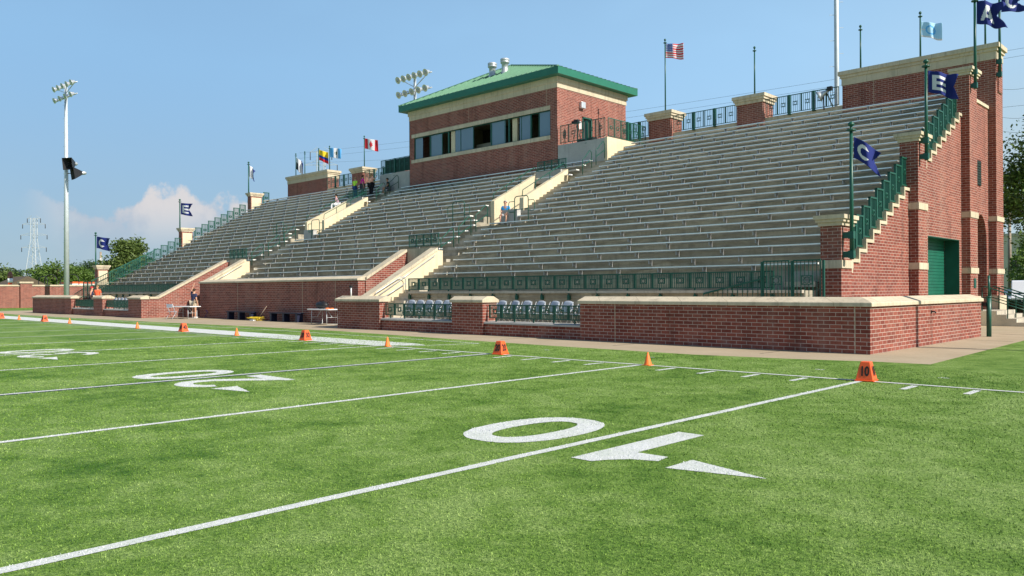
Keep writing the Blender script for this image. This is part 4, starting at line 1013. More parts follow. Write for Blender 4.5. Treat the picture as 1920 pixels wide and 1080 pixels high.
for x, txt, lab in ((.06, '10', 'orange marker numbered 10, nearest to the camera'), (-8.8, '20', 'orange marker numbered 20 at the navy edged line'), (-17.7, '30', 'orange marker numbered 30 in front of the folding table with a bag'), (-26.7, '40', 'orange marker numbered 40 in front of the far folding table'), (-44.1, '40', 'orange marker second from the left edge'), (-52.5, '30', 'orange marker cut by the left edge of the photo')):
    marker(x, txt, lab, R(6))
def cone(x, lab):
    t = thing('traffic_cone', lab, 'cone', (x, 0, .006), 'small orange cones along the sideline')
    mb = MB(); mb.lathe([(.085, .0), (.082, .015), (.016, .262), (.012, .27), (0, .272)], (x, 0, .006), 18); mb.build('body', 'cone_orange', t)
    mb = MB(); mb.box(x-.09, -.09, .003, x+.09, .09, .016); mb.build('base', 'cone_orange', t)
for x, lab in ((-4.4, 'small orange cone between the 10 and 20 markers'), (-13.3, 'small orange cone between the 20 and 30 markers'), (-22.2, 'small orange cone between the 30 and 40 markers'), (-31.2, 'small orange cone left of the 40 marker'), (-39.9, 'small orange cone third from the left edge'), (-48.6, 'small orange cone nearest the left edge')): cone(x, lab)

# ------------------------------------------------------------------ chairs on the front terrace
def chair(loc, rz, label, group, mats=('chair_grey', 'galvanised')):
    x, y, z = loc; t = thing('stadium_chair', label, 'chair', (0, 0, 0), group)
    mb = MB(); n = 8; vs = []; fs = []
    for i in range(n+1):
        for j in range(7):
            a = -1+2*i/n; b = j/6; wv = .225*(1-.14*max(0, b-.55)**2*5*abs(a)); zz_ = .50+.40*b-(.05*abs(a)**3 if b > .8 else 0)
            vs.append((a*wv, .20+.10*b-.015*(1-a*a), zz_))
    for i in range(n):
        for j in range(6): k = i*7+j; fs.append((k, k+7, k+8, k+1))
    mb.add(vs, fs, 0, True); bk = mb.build('backrest', mats[0], t); sol = bk.modifiers.new('shell', 'SOLIDIFY'); sol.thickness = .02
    mb = MB(); mb.box(-.22, -.22, .43, .22, .19, .455); mb.build('seat', mats[0], t, .012)
    for sx in (-.23, .23):
        mb = MB(); mb.tube([(sx, -.26, .0), (sx, .10, .55), (sx, .27, .86)], .014, 6); mb.build('leg', mats[1], t)
        mb = MB(); mb.tube([(sx, .28, .0), (sx, -.10, .44)], .014, 6); mb.build('leg', mats[1], t)
    t.location = loc; t.rotation_euler = (0, 0, rz); return t
GCH = 'grey chairs on the front terrace'; c0 = None
for blk, (x0, x1, sp, txt) in enumerate(((-21.9, -17.4, .58, 'behind the low rail beside the stone stair'), (-17.1, -10.9, .66, 'behind the low rail nearest the right corner'), (-56.0, -46.9, .62, 'behind the far left low rails'))):
    x = x0
    while x < x1:
        loc = (x, 7.62, .305); rz = math.pi+random.uniform(-.12, .12)*1; lab = f'grey plastic chair facing the field {txt}'
        rz -= math.pi
        if c0 is None: c0 = chair(loc, rz, lab, GCH)
        else: copy_thing(c0, loc, lab, rz)
        x += sp

# ------------------------------------------------------------------ tables, benches and gear by the recess wall
def table(cx, cy, L, label, rz=0):
    t = thing('folding_table', label, 'table', (0, 0, 0), 'white folding tables')
    mb = MB(); mb.box(-L/2, -.38, .70, L/2, .38, .745); mb.build('tabletop', 'white_plastic', t, .012)
    for s in (-1, 1):
        mb = MB(); X = s*(L/2-.28); mb.tube([(X, -.30, .70), (X, -.30, .02), (X, .30, .02), (X, .30, .70)], .016, 6); mb.tube([(X, -.3, .35), (X, .3, .35)], .012, 6); mb.build('leg', 'galvanised', t)
        mb = MB(); mb.tube([(X, 0, .35), (X-s*.38, 0, .69)], .012, 6); mb.build('brace', 'galvanised', t)
    t.location = (cx, cy, 0); t.rotation_euler = (0, 0, rz); return t
table(-41.9, 6.95, 1.85, 'white folding table beside the man reaching up', R(12)); table(-27.95, 7.45, 1.85, 'white folding table with a black bag on it')
def fchair(loc, rz, label, frame, seat):
    t = thing('folding_chair', label, 'chair', (0, 0, 0), 'folding chairs at the far table')
    mb = MB(); mb.box(-.2, -.2, .43, .2, .18, .45); mb.build('seat', seat, t); mb = MB(); mb.box(-.2, .21, .68, .2, .225, .88); mb.build('backrest', seat, t)
    for sx in (-.21, .21):
        mb = MB(); mb.tube([(sx, -.24, .0), (sx, .22, .9)], .014, 6); mb.build('leg', frame, t); mb = MB(); mb.tube([(sx, .26, .0), (sx, -.16, .46)], .014, 6); mb.build('leg', frame, t)
    t.location = loc; t.rotation_euler = (0, 0, rz)
fchair((-41.9, 6.15, 0), R(205), 'pale folding chair in front of the far table', 'galvanised', 'chair_grey'); fchair((-42.4, 8.7, 0), R(-50), 'dark blue folding chair behind the man reaching up', 'banner_blue', 'banner_blue')
def nbench(cx, L, label):
    t = thing('player_bench', label, 'bench', (cx, 8.1, 0), 'navy benches against the recess wall')
    mb = MB(); mb.box(cx-L/2, 7.9, .43, cx+L/2, 8.3, .48); mb.build('seat', 'navy_paint', t)
    for f in (-.44, .0, .44): mb = MB(); mb.box(cx+f*L-.09, 7.93, 0, cx+f*L+.09, 8.27, .43); mb.build('leg', 'navy_paint', t)
nbench(-37.3, 2.9, 'navy backless bench nearer the man reaching up'); nbench(-32.55, 2.9, 'navy backless bench nearer the table with the bag')
t = thing('equipment_bag', 'black equipment bag lying on the folding table', 'bag', (-27.95, 7.45, .747))
mb = MB(); n = 14; vs = []; fs = []
for i in range(9):
    f = -1+2*i/8; rr = .17*math.sqrt(max(.04, 1-abs(f)**4))
    for j in range(n):
        a = 2*math.pi*j/n; q = 1+.10*math.sin(5*a+i*1.7); vs.append((-28.15+f*.42, 7.45+rr*1.15*q*math.cos(a), .747+.17+rr*q*math.sin(a)*(.97 if math.sin(a) < 0 else 1.05)))
for i in range(8):
    for j in range(n): fs.append((i*n+j, i*n+(j+1) % n, (i+1)*n+(j+1) % n, (i+1)*n+j))
fs += [tuple(range(n))[::-1], tuple(8*n+j for j in range(n))]
mb.add(vs, fs, 0, True); mb.build('body', 'black_metal', t)
mb = MB(); mb.tube([(-28.4, 7.42, .98), (-28.3, 7.42, 1.12), (-28.0, 7.44, 1.13), (-27.9, 7.44, 1.0)], .018, 6); mb.build('handle', 'black_metal', t)
for i, (x, lab) in enumerate(((-27.55, 'small orange item beside the black bag'), (-27.2, 'small orange item at the right end of the table with the bag'))):
    mb = MB(); mb.lathe([(.09, 0), (.10, .02), (.085, .05), (.0, .055)], (x, 7.35, .747), 12); tag(mb.build('disc_marker', 'cone_orange'), lab, 'disc')
t = thing('chain_set', 'yellow chain bundle with a slanting pole on the path between the benches', 'chain', (-35.3, 7.9, 0)); mb = MB(); rnd = random.Random(3)
for i in range(9):
    pts = [(-35.3+rnd.uniform(-.65, .65), 7.9+rnd.uniform(-.25, .25), rnd.uniform(.02, .22)) for q in range(5)]; mb.tube(pts, .013, 5)
mb.build('chain', 'yellow_plastic', t); mb = MB(); mb.tube([(-35.2, 7.9, .03), (-34.6, 8.15, .8)], .014, 6); mb.build('pole', 'wood_pole', t)
mb = MB(); mb.box(-35.55, 7.65, 0, -35.15, 7.8, .06); mb.build('foot', 'white_plastic', t)
t = thing('antenna', 'white antenna stub with a dark tip standing on the box coping', 'antenna', (-23.75, 6.05, 1.37)); mb = MB(); mb.tube([(-23.75, 6.05, 1.36), (-23.75, 6.05, 1.75)], .028, 8); mb.build('stem', 'white_plastic', t); mb = MB(); mb.box(-23.82, 6.0, 1.75, -23.68, 6.1, 1.83); mb.build('tip', 'black_metal', t)
t = thing('corner_post', 'green steel post at the end of the right side wall', 'post', (-1.78, 15.7, 0)); mb = MB(); mb.tube([(-1.78, 15.7, 0), (-1.78, 15.7, 1.32)], .075, 12); mb.build('lower_tube', 'green_paint', t); mb = MB(); mb.tube([(-1.78, 15.7, 1.32), (-1.78, 15.7, 2.0)], .04, 10); mb.lathe([(.04, 0), (.085, .01), (.085, .05), (.04, .06)], (-1.78, 15.7, 1.27), 12); mb.build('upper_tube', 'green_paint', t)
mb = MB(); mb.box(-1.96, 15.6, 1.0, -1.84, 15.8, 1.12); mb.build('wall_bracket', 'black_metal', t)
t = thing('tripod_camera', 'black camera on a tripod on the platform beside the press box', 'camera', (-25.6, 23.7, 10.32)); cx, cy = -25.6, 23.7
for a in (0, 2.1, 4.2): mb = MB(); mb.tube([(cx, cy, 11.6), (cx+.35*math.cos(a), cy+.35*math.sin(a), 10.32)], .02, 6); mb.build('leg', 'black_metal', t)
mb = MB(); mb.box(cx-.22, cy-.1, 11.62, cx+.12, cy+.1, 11.86); mb.lathe([(.07, 0), (.09, .18), (0, .18)], (cx-.2, cy, 11.74), 10, 0, (-1, -.3, 0)); mb.build('body', 'black_metal', t)
t = thing('black_case', 'low black case on the platform in front of the press box door', 'case', (-24.6, 23.3, 10.32)); mb = MB(); mb.box(-25.2, 23.15, 10.32, -24.0, 23.6, 10.55); mb.build('box', 'black_metal', t, .03); mb = MB(); mb.tube([(-24.8, 23.14, 10.46), (-24.8, 23.08, 10.5), (-24.4, 23.08, 10.5), (-24.4, 23.14, 10.46)], .015, 6); mb.build('handle', 'galvanised', t)

# ------------------------------------------------------------------ entrance stairs at right
t = thing('entrance_steps', 'concrete steps climbing to the arched entrance', 'stairs', (-2.5, 25.6, 0)); mb = MB()
pr = [(XR+.302, 0), (XR+.302+.36*4, 0)]
for i in range(4): pr += [(XR+.302+.36*(4-i), .155*(i+1)), (XR+.302+.36*(3-i), .155*(i+1))]
mb.prism(pr, 24.27, 27.5, 'y')
mb.build('treads', 'step_concrete', t)
for y, lab in ((24.4, 'green handrail on the near side of the entrance steps'), (25.8, 'green handrail in the middle of the entrance steps'), (27.2, 'green handrail on the far side of the entrance steps')):
    h = thing('step_handrail', lab, 'handrail', (XR+.9, y, 0), 'handrails of the entrance steps'); mb = MB(); a = XR+.1; b = XR+2.05
    mb.tube([(a, y, .62), (a, y, 1.62), (a+.1, y, 1.66), (b-.12, y, 1.02), (b, y, .9), (b, y, 0)], .026, 8); mb.tube([(a, y, 1.2), (b, y, .55)], .02, 6); mb.build('rail', 'green_paint', h)
    mb = MB(); mb.bar((a+.95, y, .3), (a+.95, y, 1.28), .035); mb.build('rail_post', 'green_paint', h)

# ------------------------------------------------------------------ people
def skin(name, J, edges, root, mat, parent, sub=1):
    bm = bmesh.new(); lay = bm.verts.layers.skin.verify(); V = {}
    for k, (p, r) in J.items():
        v = bm.verts.new(p); v[lay].radius = (r, r) if not isinstance(r, tuple) else r; v[lay].use_root = (k == root); V[k] = v
    for a, b in edges: bm.edges.new((V[a], V[b]))
    me = bpy.data.meshes.new(name); bm.to_mesh(me); bm.free()
    o = bpy.data.objects.new(name, me); COL.objects.link(o)
    m = o.modifiers.new('skin', 'SKIN'); m.use_smooth_shade = True
    if sub: q = o.modifiers.new('sub', 'SUBSURF'); q.levels = sub; q.render_levels = sub
    dg = bpy.context.evaluated_depsgraph_get(); dg.update(); me2 = bpy.data.meshes.new_from_object(o.evaluated_get(dg)); me2.name = name
    o.modifiers.clear(); o.data = me2; bpy.data.meshes.remove(me)
    me2.materials.clear(); me2.materials.append(MAT[mat]); o.parent = parent; return o
def person(label, loc, rz, pose='stand', top='shirt_blue', legs='cloth_khaki', hair='hair_brown', skin_m='skin', shoes='shoe_dark', shorts=False, sleeveless=False, girth=1.0, H=1.72, cap=None, arms=None, longhair=False, group='people in the stands and by the field'):
    t = thing('person', label, 'person', (0, 0, 0), group); s = H/1.72; g = girth; v = Vector
    P = dict(pel=v((0, .02, .95)), spi=v((0, .01, 1.10)), che=v((0, .0, 1.30)), nec=v((0, .01, 1.45)), hlo=v((0, -.02, 1.53)), hmi=v((0, -.02, 1.61)), hto=v((0, -.005, 1.69)))
    for q, x in (('l', 1), ('r', -1)):
        P['sh'+q] = v((x*.175, .01, 1.39)); P['el'+q] = v((x*.235, .04, 1.11)); P['wr'+q] = v((x*.235, -.04, .87))
        P['hi'+q] = v((x*.09, .02, .90)); P['kn'+q] = v((x*.10, -.01, .49)); P['an'+q] = v((x*.11, .02, .085)); P['to'+q] = v((x*.125, -.15, .035))
    if pose == 'sit':
        for k in P: P[k] = P[k]+v((0, .0, -.42))
        for q, x in (('l', 1), ('r', -1)):
            P['hi'+q] = v((x*.10, .03, .50)); P['kn'+q] = v((x*.17, -.40, .50)); P['an'+q] = v((x*.15, -.42, .09)); P['to'+q] = v((x*.17, -.60, .04))
            P['el'+q] = v((x*.25, -.08, .74)); P['wr'+q] = v((x*.14, -.30, .60))
        for k in ('che', 'nec', 'hlo', 'hmi', 'hto', 'shl', 'shr'): P[k] = P[k]+v((0, -.08, -.02))
    if pose == 'walk':
        P['knl'] = v((.10, -.14, .50)); P['anl'] = v((.11, -.12, .09)); P['tol'] = v((.12, -.30, .05))
    for k, d in (arms or {}).items(): P[k] = v(d)
    P = {k: p*s for k, p in P.items()}
    J = dict(pel=(P['pel'], .125*g*s), spi=(P['spi'], .115*g*s), che=(P['che'], .125*g*s), nec=(P['nec'], .055*s), hlo=(P['hlo'], .070*s), hmi=(P['hmi'], .088*s), hto=(P['hto'], .060*s), nose=(P['hmi']+v((0, -.105*s, -.012*s)), .014*s))
    E = [('pel', 'spi'), ('spi', 'che'), ('che', 'nec'), ('nec', 'hlo'), ('hlo', 'hmi'), ('hmi', 'hto'), ('hmi', 'nose')]
    for q, x in (('l', 1), ('r', -1)):
        J['sh'+q] = (P['sh'+q], .062*g*s); J['el'+q] = (P['el'+q], .043*s); J['wr'+q] = (P['wr'+q], .029*s)
        J['hi'+q] = (P['hi'+q], .088*g*s); J['kn'+q] = (P['kn'+q], .060*s); J['an'+q] = (P['an'+q], .040*s); J['to'+q] = (P['to'+q], .034*s)
        E += [('che', 'sh'+q), ('sh'+q, 'el'+q), ('el'+q, 'wr'+q), ('pel', 'hi'+q), ('hi'+q, 'kn'+q), ('kn'+q, 'an'+q), ('an'+q, 'to'+q)]
        d = (P['wr'+q]-P['el'+q]).normalized(); sd_ = d.cross(v((x, .2, 0))).normalized(); pa = P['wr'+q]+d*.075*s
        J['pa'+q] = (pa, (.036*s, .020*s)); E.append(('wr'+q, 'pa'+q)); cu = sd_.cross(d).normalized()
        for i, (o_, L) in enumerate(((-.030, .068), (-.010, .078), (.010, .074), (.030, .058))):
            a = pa+sd_*o_*s+d*.030*s; b = a+d*L*.55*s+cu*.008*s; c = b+d*L*.40*s+cu*.02*s
            for nm, pp, rr in (('a', a, .0095), ('b', b, .0088), ('c', c, .0078)): J[f'f{q}{i}{nm}'] = (pp, rr*s)
            E += [('pa'+q, f'f{q}{i}a'), (f'f{q}{i}a', f'f{q}{i}b'), (f'f{q}{i}b', f'f{q}{i}c')]
        a = P['wr'+q]+d*.03*s+sd_*-.034*s; b = a+d*.042*s-sd_*.022*s
        J['t'+q+'a'] = (a, .011*s); J['t'+q+'b'] = (b, .0095*s); E += [('wr'+q, 't'+q+'a'), ('t'+q+'a', 't'+q+'b')]
    skin('body', J, E, 'pel', skin_m, t)
    k = 1.18
    S_ = dict(pel=(P['pel']+v((0, 0, -.02)), .128*g*s*k), spi=(P['spi'], .118*g*s*k), che=(P['che'], .128*g*s*k), nec=(P['nec']+v((0, 0, -.05*s)), .075*s))
    SE = [('pel', 'spi'), ('spi', 'che'), ('che', 'nec')]
    for q in 'lr':
        S_['sh'+q] = (P['sh'+q], .072*g*s); SE.append(('che', 'sh'+q))
        if not sleeveless: S_['el'+q] = (P['sh'+q].lerp(P['el'+q], .72), .062*s*(.5+.5*g)); SE.append(('sh'+q, 'el'+q))
    skin('shirt', S_, SE, 'pel', top, t)
    T_ = dict(pel=(P['pel']+v((0, 0, -.03)), .132*g*s*k)); TE = []
    for q in 'lr':
        T_['hi'+q] = (P['hi'+q], .098*g*s*1.1); T_['kn'+q] = (P['kn'+q] if not shorts else P['hi'+q].lerp(P['kn'+q], .85), .078*s*(.6+.4*g)); TE += [('pel', 'hi'+q), ('hi'+q, 'kn'+q)]
        if not shorts: T_['an'+q] = (P['an'+q]+v((0, 0, .03)), .058*s); TE.append(('kn'+q, 'an'+q))
    skin('shorts' if shorts else 'trousers', T_, TE, 'pel', legs, t)
    for q in 'lr':
        skin('shoe', dict(a=(P['an'+q]+v((0, .03, -.03*s)), .048*s), b=(P['to'+q]+v((0, -.02, 0)), .042*s)), [('a', 'b')], 'a', shoes, t)
        mb = MB(); mb.lathe([(0, -.014*s), (.010*s, -.008*s), (.012*s, 0), (.010*s, .008*s), (0, .014*s)], P['hmi']+v((.032*s*(1 if q == 'l' else -1), -.088*s, .012*s)), 8); e = mb.build('eye', 'hair_dark', None); e.parent = t
        mb = MB(); mb.lathe([(0, -.03*s), (.012*s, -.02*s), (.015*s, 0), (.012*s, .02*s), (0, .03*s)], P['hmi']+v((.09*s*(1 if q == 'l' else -1), .01, -.005)), 8); e = mb.build('ear', skin_m, None); e.parent = t
    mb = MB(); c = P['hmi']+v((0, .012, .018))*s; hs = []
    n = 14
    vs = []; fs = []
    rows_ = 7
    for i in range(rows_+1):
        ph = (math.pi*.60)*i/rows_
        for j in range(n):
            th = 2*math.pi*j/n; fr = max(0, -math.sin(th)); cut = ph*(1-.45*fr)
            vs.append(c+v((.102*math.sin(cut)*math.cos(th), .108*math.sin(cut)*math.sin(th), .108*math.cos(cut)-( .10*i/rows_ if (longhair and fr < .3) else 0)))*s)
    for i in range(rows_):
        for j in range(n): fs.append((i*n+j, (i+1)*n+j, (i+1)*n+(j+1) % n, i*n+(j+1) % n))
    mb.add(vs, fs, 0, True); h = mb.build('cap' if cap else 'hair', cap or hair, None); h.parent = t
    if cap: mb = MB(); mb.prism([(-.07*s, -.19*s), (.07*s, -.19*s), (.085*s, -.09*s), (-.085*s, -.09*s)], P['hmi'].z+.045*s, P['hmi'].z+.057*s, 'z'); e = mb.build('cap_brim', cap, None); e.parent = t
    if longhair: skin('hair_tail', dict(a=(P['hmi']+v((0, .09, .0))*s, .05*s), b=(P['nec']+v((0, .10, .0))*s, .045*s), c=(P['che']+v((0, .14*g, .05))*s, .03*s)), [('a', 'b'), ('b', 'c')], 'a', hair, t)
    t.location = loc; t.rotation_euler = (0, 0, rz); return t
bt = lambda k: zt(k)+.427-.45
person('seated man in a bright blue shirt and white shorts at the end of a bench', (-24.05, yr(9)+.46, zt(9)+.0), R(22), 'sit', 'shirt_blue', 'cloth_white', 'hair_grey', 'skin', 'shoe_dark', True, H=1.72, girth=1.05)
person('person in a lilac top and white trousers lounging on an upper bench', (-46.55, yr(17)+.46, zt(17)), R(-45), 'sit', 'shirt_lilac', 'cloth_white', 'hair_dark', 'skin', 'shoe_white', girth=1.1)
person('person in a lime green top standing leftmost of the three at the top', (-46.2, 22.12, zt(20)), R(190), 'stand', 'shirt_lime', 'cloth_jeans', 'hair_blond', 'skin', H=1.66, girth=1.0)
person('person in a magenta top standing in the middle of the three at the top', (-45.2, 22.1, zt(20)), R(150), 'stand', 'shirt_magenta', 'cloth_grey', 'hair_dark', 'skin', H=1.70, girth=1.3)
person('long haired person in a peach top, rightmost of the three at the top', (-44.15, 22.1, zt(20)), R(185), 'stand', 'shirt_peach', 'cloth_black', 'hair_blond', 'skin', H=1.72, girth=1.25, longhair=True, arms=dict(elr=(-.34, -.02, 1.24), wrr=(-.40, -.10, 1.40), ell=(.33, .0, 1.20), wrl=(.38, -.08, 1.38)))
person('person in dark green sitting on the bench below the dark mesh rail', (-42.6, yr(20)+.46, zt(20)), R(-30), 'sit', 'shirt_dark', 'cloth_grey', 'hair_dark', 'skin_tan', 'shoe_white', True)
person('man in an orange shirt standing behind the far left low rails', (-55.2, 6.62, .3), R(35), 'stand', 'shirt_orange', 'cloth_khaki', 'hair_blond', 'skin', H=1.76, girth=1.2)
person('person in a dark sleeveless top and red cap behind the far left low rails', (-56.25, 6.6, .3), R(150), 'stand', 'shirt_navy', 'cloth_grey', 'hair_dark', 'skin', H=1.70, sleeveless=True, cap='cap_red')
person('man in a navy shirt and khaki shorts reaching up beside the recess wall', (-42.5, 7.75, 0), R(195), 'stand', 'shirt_navy', 'cloth_khaki', 'hair_brown', 'skin', 'shoe_white', True, H=1.78, girth=1.05, arms=dict(ell=(.26, -.05, 1.62), wrl=(.20, -.12, 1.88)))

# ------------------------------------------------------------------ trees
def tree(loc, h, cr, ch, mat, label, n=2600, leaf=.3, trunk=.16, seed=1, clumps=26, shape=1.0, group=None, lean=(0, 0)):
    rd = random.Random(seed); x, y, z = loc; t = thing('tree', label, 'tree', loc, group)
    zc = h-ch/2; top = h-.15*ch
    mb = MB(); pts = [(x+lean[0]*i/5+rd.uniform(-.06, .06)*h*.1, y+lean[1]*i/5, z+top*i/5) for i in range(6)]
    mb.tube(pts, [trunk*(1-.75*i/5) for i in range(6)], 8)
    cl = []
    for i in range(clumps):
        a = rd.uniform(0, 2*math.pi); b = rd.uniform(-1, 1); rr = rd.uniform(.35, 1)**.6; w = math.sqrt(max(0, 1-b*b))*(1-shape*.35*max(0, b))
        c = Vector((x+lean[0]+cr*rr*w*math.cos(a), y+lean[1]+cr*rr*w*math.sin(a), z+zc+ch/2*rr*b)); cl.append((c, rd.uniform(.22, .42)*cr))
        s0 = Vector(pts[min(5, max(1, int(3+1.5*b)))]); md = s0.lerp(c, .55)+Vector((0, 0, .08*cr)); mb.tube([s0, md, c], [trunk*.38, trunk*.22, trunk*.06], 5)
    mb.build('trunk', 'bark', t)
    vs = []; fs = []
    for i in range(n):
        c, r = cl[rd.randrange(len(cl))]; d = Vector((rd.gauss(0, 1), rd.gauss(0, 1), rd.gauss(0, .75))); d = d.normalized()*r*rd.uniform(.25, 1.08)
        p = c+d; L = leaf*rd.uniform(.6, 1.4); u = Vector((rd.gauss(0, 1), rd.gauss(0, 1), rd.gauss(0, .6))).normalized(); w = u.cross(Vector((rd.gauss(0, 1), rd.gauss(0, 1), rd.gauss(0, 1)))).normalized()
        k = len(vs); vs += [p-u*L*.5, p+w*L*.28, p+u*L*.5, p-w*L*.28]; fs.append((k, k+1, k+2, k+3))
    mb = MB(); mb.add(vs, fs); mb.build('crown', mat, t); return t
def place(u, v, d): p = atd(u, v, d); return (p.x, p.y, 0)
tree(place(243, 545, 88), 7.3, 2.9, 6.4, 'leaf_olive', 'dense bushy green tree behind the left end of the stand', 15000, .30, .18, 11, 70, 1.2)
GTR = 'trees along the left horizon'
for i, (u, d, h, cr, m, lab) in enumerate(((-10, 150, 6.4, 4.2, 'leaf_olive', 'olive green tree cut by the left edge of the photo'), (22, 165, 6.2, 3.2, 'leaf_dark', 'low dark tree just left of the lattice pylon'), (78, 175, 7.0, 4.6, 'leaf_green', 'round green tree just right of the lattice pylon'), (110, 160, 7.3, 4.4, 'leaf_green', 'bright green tree left of the tall mast'),
    (140, 165, 6.6, 4.2, 'leaf_green', 'green tree just right of the tall mast'), (160, 230, 10.4, 7.0, 'leaf_dark', 'dark far tree left of the far left navy flag'), (196, 235, 9.8, 6.5, 'leaf_dark', 'dark far tree below the far left navy flag'), (228, 240, 9.0, 6.0, 'leaf_dark', 'dark far tree half hidden by the bushy tree'))):
    tree(place(u, 545, d), h, cr, h*.88, m, lab, 5200, .46, .2, 20+i, 46, .6, GTR)
tree(place(2000, 545, 40), 10.4, 3.6, 7.4, 'leaf_green', 'feathery green tree reaching in at the right edge', 26000, .17, .2, 5, 54, .3)
tree(place(1960, 545, 66), 6.0, 3.2, 5.0, 'leaf_green', 'lower green tree at the right edge in front of the beige building', 7000, .25, .16, 9, 30, .6)
# hedge by the parked vehicles
t = thing('hedge', 'dark clipped hedge at the right edge below the parked vehicles', 'hedge', place(1905, 570, 42)); hx, hy, _ = place(1905, 570, 42)
rd = random.Random(2); mb = MB(); vs = []; fs = []
for i in range(5200):
    p = Vector((hx+rd.uniform(-.8, 6), hy+rd.uniform(-.55, .55), rd.uniform(.05, .95))); L = .09*rd.uniform(.6, 1.4); u = Vector((rd.gauss(0, 1), rd.gauss(0, 1), rd.gauss(0, 1))).normalized(); w = u.cross(Vector((rd.gauss(0, 1), rd.gauss(0, 1), rd.gauss(0, 1)))).normalized(); k = len(vs)
    vs += [p-u*L, p+w*L*.6, p+u*L, p-w*L*.6]; fs.append((k, k+1, k+2, k+3))
mb.add(vs, fs); mb.build('leaves', 'leaf_dark', t)
mb = MB(); mb.box(hx-.7, hy-.4, 0, hx+5.9, hy+.4, .75); mb.build('branches', 'bark', t)

# ------------------------------------------------------------------ far left: boundary wall, fence arches, pylon, poles
WX = -95.0
t = thing('boundary_wall', 'long brick boundary wall with stone coping at far left', 'brick wall', (WX, 15, 0)); mb = MB(); mb.box(WX-.35, -8, -.08, WX, 42, 2.3); w = mb.build('brickwork', 'brick', t)
mb = MB(); mb.box(WX-.45, -8, 2.3, WX+.08, 42, 2.46); mb.build('wall_coping', 'coping_stone', t)
for y in (1.5, 12.3, 23.1): mb = MB(); mb.box(WX-.5, y, -.08, WX+.28, y+1.15, 2.62); p = mb.build('pier', 'brick', t); mb = MB(); mb.box(WX-.6, y-.1, 2.62, WX+.38, y+1.25, 2.80); mb.build('pier_cap', 'coping_stone', p)
c = atd(19, 530, 96); t = thing('striped_beacon', 'rounded orange and white post top above the far left wall pier', 'post', (c.x, c.y, 2.0)); mb = MB(); mb.lathe([(.22, 2.0), (.22, 2.8)], (c.x, c.y, 0), 14); mb.build('lower_drum', 'orange_plastic', t); mb = MB(); mb.lathe([(.225, 2.8), (.27, 2.85), (.27, 3.3)], (c.x, c.y, 0), 14); mb.build('middle_drum', 'white_plastic', t); mb = MB(); mb.lathe([(.27, 3.3), (.29, 3.5), (.24, 3.9), (.12, 4.1), (.0, 4.15)], (c.x, c.y, 0), 14); mb.build('dome', 'brick', t)
for u, lab in ((90, 'black arched iron frame above the far left wall'), (131, 'black arched iron frame behind the tall mast')):
    c = atd(u, 530, 101); t = thing('arch_frame', lab, 'frame', (c.x, c.y, 2.3), 'black arched frames beyond the far left wall'); rv = R_
    for k, (o_, r_) in enumerate(((-.62, .55), (.35, .78))):
        mb = MB(); mb.tube([c+rv*(o_+r_*math.cos(a))+Vector((0, 0, 3.0-c.z+r_*1.1*math.sin(a))) for a in [math.pi*i/12 for i in range(13)]], .055, 6)
        for sx in (-1, 1): mb.bar(c+rv*(o_+sx*r_)+Vector((0, 0, 3.0-c.z)), c+rv*(o_+sx*r_)+Vector((0, 0, .5-c.z)), .09)
        mb.build('arch', 'black_metal', t)
c = atd(189, 545, 100); t = thing('utility_pole', 'wooden utility pole with a lamp right of the far left navy flag', 'pole', (c.x, c.y, 0)); mb = MB(); mb.tube([(c.x, c.y, 0), (c.x, c.y, 6.6)], [.17, .12], 8); mb.build('pole', 'wood_pole', t); mb = MB(); mb.lathe([(.0, -.2), (.16, -.12), (.18, .1), (.0, .2)], (c.x+.35, c.y-.1, 5.6), 10); mb.bar((c.x, c.y, 5.75), (c.x+.35, c.y-.1, 5.75), .05); mb.build('lamp', 'white_plastic', t)
c = atd(150, 520, 125); t = thing('canopy', 'low orange and white canopy glimpsed behind the tall mast', 'canopy', (c.x, c.y, 0)); mb = MB(); mb.box(c.x-3, c.y-2, 2.9, c.x+3, c.y+3, 3.2); mb.build('roof', 'orange_plastic', t); mb = MB(); mb.box(c.x-3.05, c.y-2.05, 2.5, c.x+3.05, c.y+3.05, 2.9); mb.build('valance', 'white_plastic', t)
for sx in (-2.8, 2.8): mb = MB(); mb.box(c.x+sx-.1, c.y-1.9, -.08, c.x+sx+.1, c.y-1.7, 2.5); mb.build('post', 'white_plastic', t)
c = atd(38, 530, 140); t = thing('house', 'small house with a brown roof behind the far left wall', 'house', (c.x, c.y, 0)); mb = MB(); mb.box(c.x-4, c.y-3, -.08, c.x+4, c.y+3, 2.7); mb.build('wall', 'beige_wall', t); mb = MB(); mb.prism([(c.y-3.4, 2.7), (c.y+3.4, 2.7), (c.y, 4.4)], c.x-4.4, c.x+4.4, 'x'); mb.build('roof', 'bark', t)
